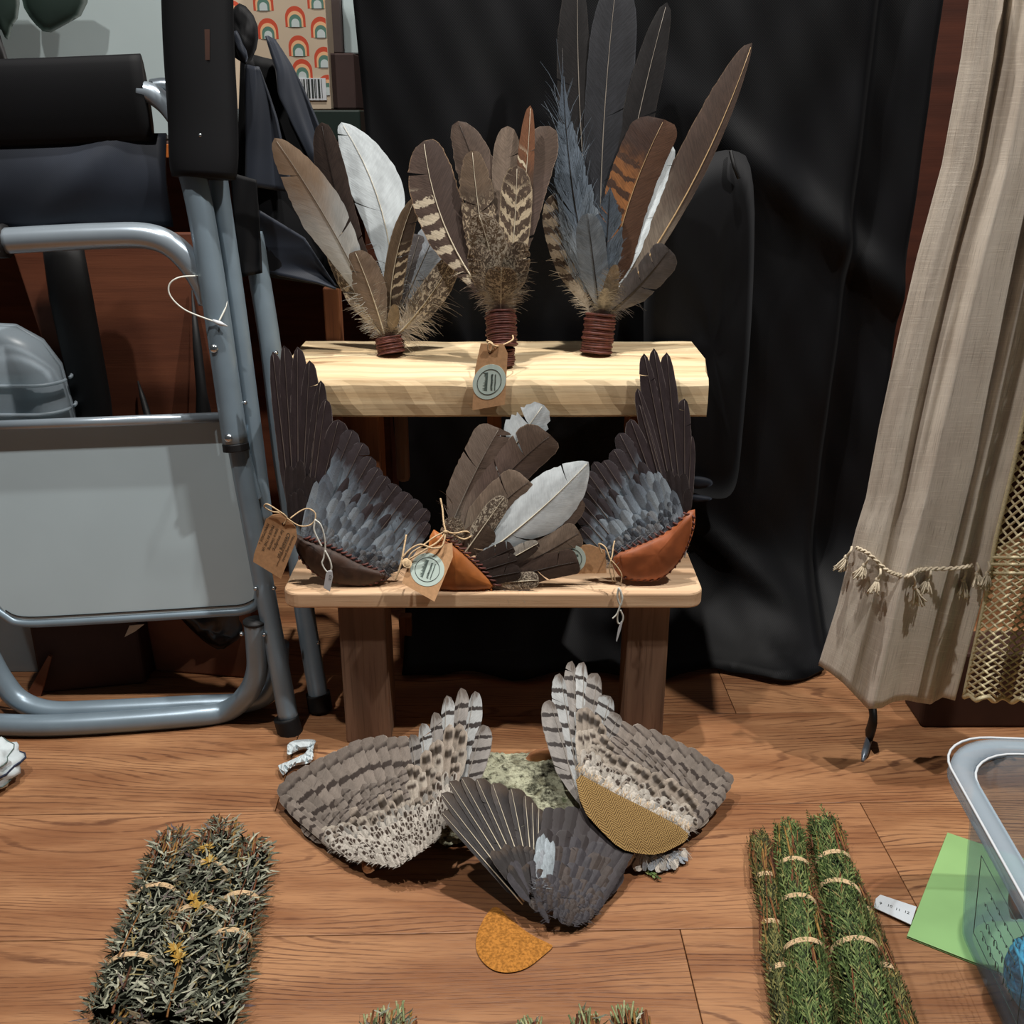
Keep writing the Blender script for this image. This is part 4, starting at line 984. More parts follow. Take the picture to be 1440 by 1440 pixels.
# ------------------------------------------------------------------ wings
def wing(t, pl, prim, pbase, sec, sbase, pm, sm, cov, rng, up=.0006, psh=SH_GREY, ssh=None, pw=1.5, sw=1.55, rev=False, prim_kw={}, sec_kw={}, body=None, body_mat=None, body_th=.010, reverse_stack=False):
    """flight feathers fan out over the wing plane; covert rows overlap their bases like shingles"""
    lines = []
    def put(i, k, tips, bases, mats, sh, wf, kw, off0):
        tip = tips[i]; f = i / max(1, k - 1); bp = poly_at(bases, f)
        a = tips[max(0, i-1)]; c = tips[min(k-1, i+1)]
        d = math.hypot(tip[0]-bp[0], tip[1]-bp[1]); ux, uy = (tip[0]-bp[0]) / d, (tip[1]-bp[1]) / d
        sp = abs((c[0]-a[0]) * uy - (c[1]-a[1]) * ux) / (2 if 0 < i < k-1 else 1)
        B = pl.at(*bp, off0); T = pl.at(*tip, off0 + .0015)
        s = (T - B).length / d
        W = max(sp * wf, 9) * s
        if wf < 0: W = -wf * s
        lines.append((bp, tip))
        feather(t, B, T, W, pl.n, mats[i % len(mats)], rng, sh, sr=.0008, **kw)
    n1, n2 = len(prim), len(sec)
    for i in range(n1):
        put(i, n1, prim, pbase, pm, psh, pw, dict(dict(br=.1, tr=.8, asym=.36 if not rev else .64, splits=1, t0=.05), **prim_kw), up * (i if not reverse_stack else n1 - i))
    for i in range(n2):
        put(i, n2, sec, sbase, sm, ssh, sw, dict(dict(br=.1, tr=.86, asym=.45 if not rev else .55, splits=1, t0=.04), **sec_kw), up * ((n1 + i) if not reverse_stack else (n2 - i)))
    top = up * (n1 + n2) * .6
    K = len(lines)
    for row in cov:
        num, s0, s1, f_tip, f_len, wpx, mats, off, kw = row
        merged = kw.get('merged'); jit = kw.get('jit', .04); vk = {k: v for k, v in kw.items() if k not in ('merged', 'jit', 'shaft')}
        mb = MB(); uvs = []
        for j in range(num):
            s = lerp(s0, s1, (j + .5) / num) + rng.uniform(-.3, .3) / num * (s1 - s0)
            x = s * (K - 1); i = max(0, min(K - 2, int(x))); q = x - i
            bp = lerp2(lines[i][0], lines[i+1][0], q); tp = lerp2(lines[i][1], lines[i+1][1], q)
            ft = f_tip + rng.uniform(-jit, jit); a = lerp2(bp, tp, ft - f_len); b = lerp2(bp, tp, ft)
            B = pl.at(*a, top + off + .0006); T = pl.at(*b, top + off + .0022 + rng.uniform(0, .001)); d = math.hypot(b[0]-a[0], b[1]-a[1]); sc_ = (T - B).length / max(d, 1)
            W = wpx * rng.uniform(.85, 1.15) * sc_
            v2 = dict(dict(br=.2, tr=.66, splits=1, N=12, K=2, t0=.02, camber=.2), **vk)
            if merged:
                fr, L = frame(B, T, pl.n); vane_into(mb, uvs, fr, L, W, rng, m=rng.randrange(len(mats)), **v2)
            else:
                feather(t, B, T, W, pl.n, mats[rng.randrange(len(mats))], rng, kw.get('shaft'), 'covert_feather', sr=.0005, sub=True, **v2)
        if merged: tag(mb.build('down_feathers', mats, t, True, uv=uvs), kind='stuff')
    if body:
        m = MB(); p2 = pl.up(top * .3); pillow(m, [p2.at(*p) for p in smooth2(body, 2)], pl.n, body_th, 0, 6, .2, .5, None, .001, 2)
        m.build('wing_arm', body_mat, t)
    return t
def stitches(parent, pl, path, step, off, mat, l=.006, r=.0011, name='stitch', ang=.5, rng=None):
    """slanting lacing stitches along a leather edge"""
    m = MB(); pts = curve_pts([V((p[0], p[1], 0)) for p in path], 12); acc = 0.0
    w = [pl.at(p.x, p.y, off) for p in pts]; k = 0; tot = 0
    for i in range(len(w) - 1):
        d = (w[i+1] - w[i]); acc += d.length
        if acc >= step:
            acc = 0; u = d.normalized(); v = pl.n.cross(u); dd = (v * math.cos(ang) + u * math.sin(ang)) * l * .5
            m.tube(curve_pts([w[i] - dd - pl.n * .0012, w[i] + pl.n * .0010, w[i] + dd - pl.n * .0012], 4), r, 6)
    return m.build(name, mat, parent)
def pouch(t, pl, outline, mat, off=.004, th=.011, name='leather_pouch', seed=3, bump=.0012):
    m = MB(); p2 = pl.up(off); pillow(m, [p2.at(*p) for p in dense(smooth2(outline, 1), n=3)], pl.n, th, 0, 7, .5, .45, None, bump, seed); return m.build(name, mat, t)
PIG_P = lambda: fmat('pigeon_primary', C('#352c2e'), edge=(C('#7f7672'), .1), low=C('#524c4c'), low_at=.22, streak=.14, rough=.5)
PIG_S = lambda: fmat('pigeon_secondary', C('#82909c'), tip=C('#413a3d'), tip_at=.66, tip_soft=.22, edge=(C('#7b7a7d'), .05), streak=.16)
PIG_S2 = lambda: fmat('pigeon_secondary_dark', C('#4b4a50'), tip=C('#3a3437'), tip_at=.6, tip_soft=.3, edge=(C('#6a6668'), .06), streak=.16)
PIG_C = lambda: fmat('pigeon_covert', C('#8996a2'), tip=C('#626a74'), tip_at=.78, tip_soft=.5, low=C('#9ca6ae'), streak=.24)
PIG_C2 = lambda: fmat('pigeon_covert_pale', C('#a8b5bf'), tip=C('#86919b'), tip_at=.8, tip_soft=.5, streak=.24)
PIG_CD = lambda: fmat('pigeon_covert_dark', C('#4d545d'), edge=(C('#69707a'), .1), streak=.18)
PIG_PC = lambda: fmat('pigeon_primary_covert', C('#2e2728'), edge=(C('#6d6461'), .1))
TUFT = lambda: fmat('grey_tuft', C('#8d9399'), streak=.3)

def tag_card(parent, pl, outline, off, name='swing_tag', th=.0006):
    m = MB(); p2 = pl.up(off); m.slab([p2.at(*p) for p in outline], th); return m.build(name, M['kraft'], parent, False)
def sticker(parent, pl, c, rx, ry, rot, off, top=0.0):
    """round pale label: ring, row of trees, line of script (top = picture's up direction, degrees in the image)"""
    p2 = pl.up(off)
    def ell(k, n=40): return [(c[0] + rx*k*math.cos(a)*math.cos(rot) - ry*k*math.sin(a)*math.sin(rot), c[1] + rx*k*math.cos(a)*math.sin(rot) + ry*k*math.sin(a)*math.cos(rot)) for a in [2*PI*i/n for i in range(n)]]
    m = MB(); m.slab([p2.at(*p) for p in ell(1.0)], .0003); s = m.build('round_label', M['sticker'], parent, False)
    m = MB(); e = ell(.72); m.tube([p2.at(*p, .0002) for p in e + [e[0]]], .00028, 5, 0, False); m.build('ring_print', M['ink'], s)
    ux, uy = math.cos(top), math.sin(top); vx, vy = -uy, ux     # u = along the line of trees, v = across (towards script)
    r = random.Random(int(c[0])); k = (rx + ry) / 2; m = MB()
    for i in range(13):
        u = lerp(-.5, .5, i / 12); h = r.uniform(.16, .3); w_ = .055; b = -.10
        pts = [(u - w_, b), (u + w_, b), (u + w_*.5, b - h*.6), (u, b - h), (u - w_*.5, b - h*.6)]
        m.slab([p2.at(c[0] + (x*ux + y*vx)*k, c[1] + (x*uy + y*vy)*k, .00012 + .00001*i) for x, y in pts], .0001)
    m.build('tree_print', M['ink_soft'], s, False)
    m = MB()
    for row, (yy, hh) in enumerate(((.14, .09), (.34, .05))):
        pts = []
        for i in range(60):
            x = lerp(-.48, .48, i / 59); pts.append(p2.at(c[0] + (x*ux + (yy + hh*math.sin(i*1.9)*math.sin(i*.57+1))*vx)*k, c[1] + (x*uy + (yy + hh*math.sin(i*1.9)*math.sin(i*.57+1))*vy)*k, .00022))
        m.tube(pts, .00018, 4)
    m.build('script_print', M['ink_soft'], s)
    return s
def string(parent, pl, pts, r, mat, name='string', n=6):
    m = MB(); m.tube(curve_pts([pl.at(p[0], p[1], p[2]) for p in pts], n), r, 6); return m.build(name, mat, parent)

# tag on the middle fan of the upper board: it hangs over the board's front edge
def fan2_tag():
    pl = wall_plane(1.056)
    tg = tag_card(FAN2, pl, [(676, 483), (708, 484), (714, 497), (710, 569), (664, 577), (668, 520)], 0)
    sticker(tg, pl, (688, 537), 26, 22, -.95, .0004, -PI/2 + .06)
    string(FAN2, wall_plane(1.056), [(689, 495, .001), (686, 488, .003), (688, 481, .004), (700, 487, .0), (720, 484, -.02), (721, 480, -.03)], .0009, M['twine'])
    string(FAN2, wall_plane(1.056), [(689, 495, .001), (693, 488, .003), (692, 482, .002), (684, 484, -.02)], .0009, M['twine'])
    m = MB(); q = pl.at(689, 495, .0003); m.tube([q, q + pl.n * .0004], [.0019, .0019], 12); m.build('eyelet_hole', M['shadow_brown'], tg)
fan2_tag()

def wing_left():
    pl = wall_plane(1.034, .085, ZB); t = thing('wing_fan', 'grey pigeon wing fan in a dark brown leather pouch, left on the lower board', 'wing fan', pl.at(480, 823), 'wing fans on the lower board')
    prim = [(384, 494), (400, 485), (419, 487), (436, 506), (452, 534), (459, 560), (477, 589)]
    sec = [(497, 603), (512, 621), (524, 640), (534, 655), (545, 667), (560, 679), (576, 690), (590, 700), (602, 712), (603, 730)]
    wing(t, pl, prim, [(412, 745), (424, 735), (440, 740)], sec, [(440, 745), (480, 775), (560, 795)], [PIG_P()], [PIG_S()], [
        (5, .02, .33, .36, .30, 15, [PIG_PC()], .0005, dict(tr=.5)),
        (4, .02, .25, .20, .20, 12, [PIG_PC()], .0012, dict(tr=.5)),
        (11, .42, .99, .70, .66, 19, [PIG_C(), PIG_S()], .0005, dict(tr=.25, N=18, jit=.05)),
        (12, .36, .99, .54, .60, 19, [PIG_C(), PIG_C2()], .0014, dict(tr=.2, N=18, jit=.07)),
        (13, .32, .97, .40, .50, 18, [PIG_C2(), PIG_C()], .0022, dict(tr=.2, N=16, jit=.07, down=8, downlen=.008)),
        (14, .28, .97, .26, .40, 16, [PIG_C2(), PIG_C()], .0030, dict(tr=.25, jit=.06, down=10, downlen=.008)),
        (110, .28, .98, .10, .17, 7.5, [PIG_C2(), PIG_C(), TUFT()], .0038, dict(merged=1, jit=.09, down=6, downlen=.008, N=8, splits=0, tr=.5)),
        (40, .6, .99, .06, .15, 8, [TUFT(), PIG_CD(), TUFT()], .0050, dict(merged=1, jit=.08, down=10, downlen=.010, N=8, splits=0, tr=.5)),
    ], rg, psh=SH_WING, ssh=SH_WING, pw=1.5, prim_kw=dict(tr=.62, br=.25, asym=.38), sec_kw=dict(tr=.72), body=[(412, 715), (450, 720), (520, 760), (590, 770), (560, 810), (500, 805), (430, 765)], body_mat=PIG_C(), body_th=.004)
    pouch(t, pl.up(.010), [(410, 748), (428, 756), (470, 770), (510, 792), (545, 804), (552, 812), (520, 826), (470, 822), (440, 806), (420, 785)], M['leather_brown'], 0, .010)
    stitches(t, pl.up(.010), [(428, 754), (470, 769), (510, 791), (545, 806)], .0055, .003, M['lace_brown'], .008, .0013, ang=.9)
    stitches(t, pl.up(.010), [(418, 778), (440, 801), (470, 816), (518, 820), (542, 811)], .0058, .003, M['lace_brown'], .0050, .0012, ang=-.9)
    p2 = pl.up(.020)
    tg = tag_card(t, wall_plane(1.012), [(383, 724), (399, 722), (416, 742), (418, 757), (395, 814), (356, 790), (357, 780), (374, 730)], 0)
    w_ = wall_plane(1.012); dx, dy = -22.0, 52.0
    for (px, py), s, sz in (((412, 752), 'Natural wing smoke', 5.4), ((404.5, 748), 'Cleansing Fan', 7.6), ((396, 744), 'for smudging,', 6.6), ((389.5, 742), 'space clearing', 6.4), ((383, 738), 'MADE IN THE UK', 5.6), ((376, 735), 'HANDMADE x', 5.4)):
        k = (w_.at(px + 1, py) - w_.at(px, py)).length
        lettering(s, w_.at(px, py, .0003), w_.at(px + dx, py + dy, .0003) - w_.at(px, py, .0003), w_.n, sz * k, M['ink'], tg, 1.0, .25)
    m = MB(); m.tube([w_.at(407, 754, .0004), w_.at(389, 796, .0004)], .00022, 4); m.build('underline', M['ink'], tg)
    m = MB(); q = w_.at(399, 737, .0002); m.tube([q, q + w_.n * .0004], [.0019, .0019], 12); m.build('eyelet_hole', M['shadow_brown'], tg)
    string(t, w_, [(399, 737, .001), (404, 726, .003), (388, 712, .006), (377, 706, .006), (373, 711, .004), (384, 718, .003), (396, 720, .003), (404, 727, .003), (420, 739, .0), (433, 741, -.004), (441, 735, -.006), (441, 725, -.008), (431, 719, -.008), (420, 722, -.006), (408, 729, 0)], .0008, M['twine'])
    string(t, w_, [(443, 732, -.004), (441, 745, -.002), (446, 758, -.002), (452, 769, -.002)], .0010, M['white_string'])
    string(t, w_, [(443, 733, -.003), (450, 738, -.002), (455, 752, -.002), (457, 770, -.002), (455, 785, -.001), (453, 793, 0), (460, 804, 0), (466, 800, 0), (464, 788, 0), (457, 775, -.001)], .0009, M['white_string'])
    sm = wall_plane(1.004); m = MB(); m.slab([sm.at(*p) for p in [(461, 803), (467, 803), (468, 812), (464, 832), (455, 827), (458, 808)]], .0012); lb = m.build('tiny_price_tag', M['white_plastic'], t, False, .0003)
    k = (sm.at(463, 808) - sm.at(462, 808)).length; lettering('£18', sm.at(463.5, 808, .0004), sm.at(460, 824, 0) - sm.at(463.5, 808, 0), sm.n, 5.2 * k, M['ink'], lb)
wing_left()
def wing_right():
    pl = wall_plane(1.036, .085, ZB); t = thing('wing_fan', 'grey pigeon wing fan in a tan leather pouch, right on the lower board', 'wing fan', pl.at(900, 818), 'wing fans on the lower board')
    prim = [(972, 612), (962, 560), (937, 495), (919, 489), (905, 496), (896, 545), (898, 566), (886, 588)]
    sec = [(870, 607), (862, 630), (848, 645), (834, 647), (824, 660), (817, 678), (814, 698), (812, 716), (816, 738)]
    wing(t, pl, prim, [(966, 735), (955, 738), (940, 740)], sec, [(940, 745), (900, 768), (858, 785)], [PIG_P()], [PIG_S()], [
        (6, .0, .38, .34, .28, 14, [PIG_PC()], .0005, dict(tr=.5)),
        (10, .44, .99, .70, .66, 22, [PIG_C(), PIG_S2()], .0005, dict(tr=.25, N=18, jit=.05)),
        (11, .36, .99, .54, .60, 21, [PIG_C(), PIG_C2()], .0014, dict(tr=.2, N=18, jit=.07)),
        (12, .28, .97, .40, .50, 19, [PIG_C2(), PIG_C()], .0022, dict(tr=.2, N=16, jit=.07, down=8, downlen=.008)),
        (13, .22, .97, .27, .40, 17, [PIG_C2(), PIG_C()], .0030, dict(tr=.25, jit=.06, down=10, downlen=.008)),
        (100, .22, .98, .12, .17, 8, [PIG_C2(), PIG_C(), PIG_CD()], .0038, dict(merged=1, jit=.09, down=6, downlen=.008, N=8, splits=0, tr=.5)),
        (70, .55, .99, .16, .18, 9, [TUFT(), PIG_C(), PIG_CD()], .0050, dict(merged=1, jit=.14, down=10, downlen=.011, N=8, splits=0, tr=.5)),
    ], rg, rev=True, psh=SH_WING, ssh=SH_WING, pw=1.5, prim_kw=dict(tr=.6, br=.25, asym=.62), sec_kw=dict(tr=.72), body=[(968, 712), (930, 720), (880, 745), (830, 760), (850, 790), (900, 795), (955, 765)], body_mat=PIG_C(), body_th=.004)
    pouch(t, pl.up(.010), [(977, 710), (978, 735), (972, 760), (956, 792), (930, 816), (900, 818), (874, 815), (858, 792), (857, 779), (900, 763), (945, 742)], M['leather_tan'], 0, .012)
    stitches(t, pl.up(.010), [(858, 777), (900, 762), (945, 740), (972, 715)], .0062, .003, M['lace_brown'], .008, .0012, ang=-.5)
    stitches(t, pl.up(.010), [(974, 718), (973, 742), (955, 786), (928, 811), (900, 813), (876, 810)], .0066, .004, M['lace_brown'], .0048, .0011, ang=.9)
    w_ = wall_plane(1.020)
    tg = tag_card(t, w_, [(808, 767), (830, 766), (851, 774), (853, 806), (800, 807)], 0)
    sticker(tg, w_, (803, 786), 21, 20, 0, .0004, -.2)
    w2 = wall_plane(1.002)
    string(t, w2, [(848, 785, -.012), (843, 770, -.010), (852, 772, -.004), (859, 787, .0), (864, 772, -.010), (866, 768, -.014)], .0008, M['twine'])
    for p in ([(859, 787, .001), (857, 800, .001), (862, 818, .001)], [(859, 787, .0), (863, 803, .001), (865, 818, .001)], [(859, 787, .001), (868, 797, .001), (874, 808, .001), (873, 820, .001)]): string(t, w2, p, .0007, M['twine'])
    string(t, w2, [(870, 825, .002), (868, 838, .002), (872, 850, .002), (874, 845, .002), (872, 830, .003), (870, 826, .002)], .0011, M['white_string'])
    string(t, w2, [(872, 828, .002), (875, 840, .003), (871, 852, .003), (867, 862, .003), (861, 868, .003)], .0009, M['white_string'])
    string(t, w2, [(871, 852, .003), (868, 865, .002), (869, 875, .002), (874, 874, .002), (876, 866, .002), (872, 856, .003)], .0009, M['white_string'])
    m = MB(); m.slab([w2.at(*p, .003) for p in [(873, 872), (875, 874), (872, 886), (867, 901), (866, 899), (869, 882)]], .001); m.build('tiny_price_tag', M['white_plastic'], t, False)
wing_right()
def middle_fan():
    pl = wall_plane(1.030, .085, ZB); t = thing('feather_fan', 'goose and pheasant feather fan in an orange leather pouch, middle of the lower board', 'feather fan', pl.at(660, 828))
    fl = [
        ((640, 745), (764, 567), 58, 0, WHITE(), SH_PALE, dict(splits=7, gap=1.3, ragged=.1, br=.2, tr=.6)),
        ((630, 750), (702, 600), 56, .001, fmat('mid_brown', C('#76655a'), half=(C('#85766a'), -1), low=C('#a09385'), edge=(C('#8d7b69'), .05)), SH_GREY, dict(br=.2, tr=.82, bend=-.02, down=16)),
        ((640, 765), (774, 609), 60, .003, GOOSE_BROWN(), SH_DARK, dict(br=.2, tr=.84, bend=-.05, asym=.55)),
        ((645, 775), (744, 672), 62, .006, TAUPE(), SH_DARK, dict(br=.25, tr=.78, bend=-.04)),
        ((680, 800), (816, 694), 40, .005, fmat('mid_brown', C('#6a594b')), SH_DARK, dict(br=.2, tr=.8, bend=.05)),
        ((665, 785), (826, 644), 76, .010, WHITE(), SH_PALE, dict(br=.4, tr=.45, tp=.8, bend=.03, splits=2, gap=.35, camber=.15)),
        ((680, 812), (814, 742), 42, .008, TAUPE(), SH_DARK, dict(br=.2, tr=.84, bend=.03)),
        ((685, 820), (812, 782), 40, .010, fmat('deep_brown', C('#4a3b33'), edge=(C('#695648'), .07)), SH_DARK, dict(br=.2, tr=.86, bend=-.03)),
        ((650, 778), (710, 692), 30, .010, PHEASANT(), SH_PALE, dict(br=.3, tr=.6, splits=3)),
        ((640, 785), (690, 735), 44, .009, fmat('fluff_brown', C('#5d4e42')), None, dict(br=.4, tr=.4, down=60, downlen=.012, dmax=.9)),
        ((655, 795), (722, 762), 30, .012, DARK_BROWN(), SH_DARK, dict(br=.2, tr=.7)),
        ((660, 800), (728, 778), 26, .014, DARK_BROWN(), SH_DARK, dict(br=.2, tr=.7)),
        ((665, 808), (732, 794), 26, .015, DARK_BROWN(), SH_DARK, dict(br=.2, tr=.7)),
        ((680, 800), (757, 755), 24, .013, fmat('pale_streak', C('#a09a90'), half=(C('#4a403a'), 1)), SH_PALE, dict(br=.2, tr=.6)),
        ((690, 812), (757, 806), 26, .014, PHEASANT(), SH_PALE, dict(br=.25, tr=.7)),
        ((690, 820), (745, 818), 24, .012, fmat('fluff_grey', C('#6d645f')), None, dict(br=.4, tr=.4, down=110, downlen=.014, dmax=.9)),
        ((632, 780), (640, 722), 34, .008, PHEASANT(), None, dict(br=.4, tr=.4, down=40, downlen=.010, dmax=.9)),
    ]
    for b, tp, wpx, off, mat, sh, kw in fl:
        B = pl.at(*b, off + .004); T = pl.at(*tp, off + .008); feather(t, B, T, wpx * .00077, pl.n, mat, rg, sh, **kw)
    p2 = pl.up(.016)
    pouch(t, p2, [(606, 742), (622, 752), (645, 768), (672, 793), (700, 822), (690, 830), (622, 832), (606, 822), (600, 790)], M['leather_orange'], 0, .011, 'leather_pouch')
    stitches(t, p2, [(626, 752), (645, 766), (672, 792), (700, 822)], .0052, .004, M['lace_brown'], .010, .0012, ang=.9)
    stitches(t, p2, [(612, 830), (640, 832), (670, 831), (698, 827)], .0072, .002, M['leather_orange'], .006, .0011, ang=.1)
    # tag, twine bow
    w_ = Plane(P(600, 790, 1.000), n=(0.05, -1, .45))
    tg = tag_card(t, w_, [(612, 768), (636, 763), (637, 783), (611, 846), (565, 820), (575, 792)], 0)
    sticker(tg, w_, (601, 801), 24, 23.5, 0, .0004, -PI/2 + .35)
    for p in ([(627, 747, .002), (610, 756, .004), (594, 768, .006), (580, 777, .006), (575, 786, .004), (584, 782, .006), (600, 772, .008), (616, 762, .006), (627, 748, .003)],
              [(627, 748, .003), (622, 768, .006), (608, 771, .008), (592, 766, .007), (578, 772, .005), (566, 784, .004)],
              [(627, 748, .003), (640, 750, .000), (655, 747, -.006), (664, 752, -.008), (652, 758, -.006), (638, 752, -.002)],
              [(627, 748, .003), (624, 735, .0), (622, 715, -.006), (619, 700, -.010)],
              [(566, 784, .004), (568, 772, .002), (571, 752, -.004)], [(566, 784, .004), (562, 800, .003), (556, 815, .0)]):
        string(t, w_, p, .0010, M['twine'])
    m = MB(); q = w_.at(627, 748, .004); m.tube([q - V((.003, 0, 0)), q, q + V((.003, 0, 0))], [.001, .0022, .001], 8); m.build('twine_knot', M['twine'], t)
    m = MB(); pillow(m, [w_.at(*p, .004) for p in smooth2([(566, 786), (578, 784), (580, 796), (574, 800), (566, 795)], 1)], w_.n, .002, 0, 3); m.build('twine_tuft', M['twine'], t)
middle_fan()

# sparrowhawk and pigeon wings on the floor
HAWK_P = lambda: fmat('hawk_primary', C('#8a8580'), irr=.3, bars=(7, C('#2c2522'), .27, .25, .2, .93, 0), tip=C('#5b524b'), tip_at=.92, tip_soft=.1, edge=(C('#6d655e'), .08), streak=.12)
HAWK_PP = lambda: fmat('hawk_primary_pale', C('#a3a5a4'), irr=.3, bars=(7, C('#2e2724'), .25, .25, .15, .93, 0), tip=C('#5b524b'), tip_at=.93, tip_soft=.1, streak=.12)
HAWK_S = lambda: fmat('hawk_secondary', C('#7d736a'), irr=.3, bars=(5.5, C('#39302b'), .26, .3, .15, .90, 0), tip=C('#6d635b'), tip_at=.9, tip_soft=.1, edge=(C('#a1988e'), .06), streak=.12)
HAWK_C = lambda: fmat('hawk_covert', C('#928679'), spots=(C('#33291f'), .62, .66, .84), edge=(C('#b3a898'), .1), streak=.15)
HAWK_C2 = lambda: fmat('hawk_covert_pale', C('#a1978a'), spots=(C('#3f342c'), .5, .72, .84), streak=.15)
HAWK_D = lambda: fmat('hawk_down', C('#b3aba0'), spots=(C('#382a20'), .5, .6, .9), streak=.2)
HAWK_D2 = lambda: fmat('hawk_down_plain', C('#b8b1a6'), streak=.2)
HAWK_G = lambda: fmat('hawk_down_grey', C('#8d8982'), streak=.25)
def hawk_left():
    pl = Plane(F(511, 1226, .004), F(401, 1112, .012), F(660, 976, .120))
    t = thing('bird_wing', 'barred sparrowhawk wing lying left, propped on the log, without cloth', 'wing', F(515, 1226), 'bird wings on the floor')
    prim = [(680, 1020), (669, 973), (650, 969), (630, 980), (613, 1004), (596, 1020), (581, 1036)]
    sec = [(565, 1039), (550, 1041), (533, 1040), (515, 1044), (498, 1049), (481, 1060), (463, 1069), (444, 1079), (425, 1090), (411, 1098), (401, 1110), (403, 1127), (414, 1142)]
    wing(t, pl, prim, [(643, 1148), (622, 1170), (602, 1188)], sec, [(594, 1192), (556, 1212), (488, 1206)], [HAWK_P(), HAWK_PP()], [HAWK_S()], [
        (8, .02, .36, .70, .36, 17, [HAWK_C()], .0004, {}),
        (9, .02, .38, .54, .30, 15, [HAWK_C(), HAWK_C2()], .0012, {}),
        (10, .02, .40, .40, .26, 14, [HAWK_C()], .0020, {}),
        (14, .36, .99, .66, .46, 20, [HAWK_S()], .0004, {}),
        (15, .36, .99, .52, .36, 17, [HAWK_C(), HAWK_S()], .0012, dict(down=6, downlen=.008)),
        (17, .32, .99, .40, .30, 15, [HAWK_C(), HAWK_C2()], .0020, dict(down=8, downlen=.008)),
        (110, .02, .99, .30, .17, 8, [HAWK_D(), HAWK_C(), HAWK_D2(), HAWK_G()], .0028, dict(merged=1, jit=.07, down=6, downlen=.007, N=8, splits=0)),
        (190, .02, .99, .18, .13, 6, [HAWK_D(), HAWK_D2(), HAWK_D()], .0038, dict(merged=1, jit=.07, down=4, downlen=.005, N=8, splits=0)),
        (220, .0, .97, .06, .11, 6, [HAWK_D(), HAWK_D2(), HAWK_D()], .0046, dict(merged=1, jit=.07, down=4, downlen=.005, N=8, splits=0)),
    ], rg, rev=False, psh=SH_GREY, pw=1.45, prim_kw=dict(tr=.6, br=.25), body=[(640, 1130), (630, 1150), (600, 1185), (550, 1212), (515, 1218), (480, 1205), (470, 1185), (520, 1170), (590, 1130)], body_mat=HAWK_D2(), body_th=.008)
    m = MB(); q = pl.up(.002); pillow(m, [q.at(*p) for p in smooth2([(508, 1210), (526, 1212), (530, 1222), (518, 1230), (509, 1225)], 1)], pl.n, .004, 0, 4, .5, .5, None, .001); m.build('wing_stump', M['wood_torn'], t)
hawk_left()
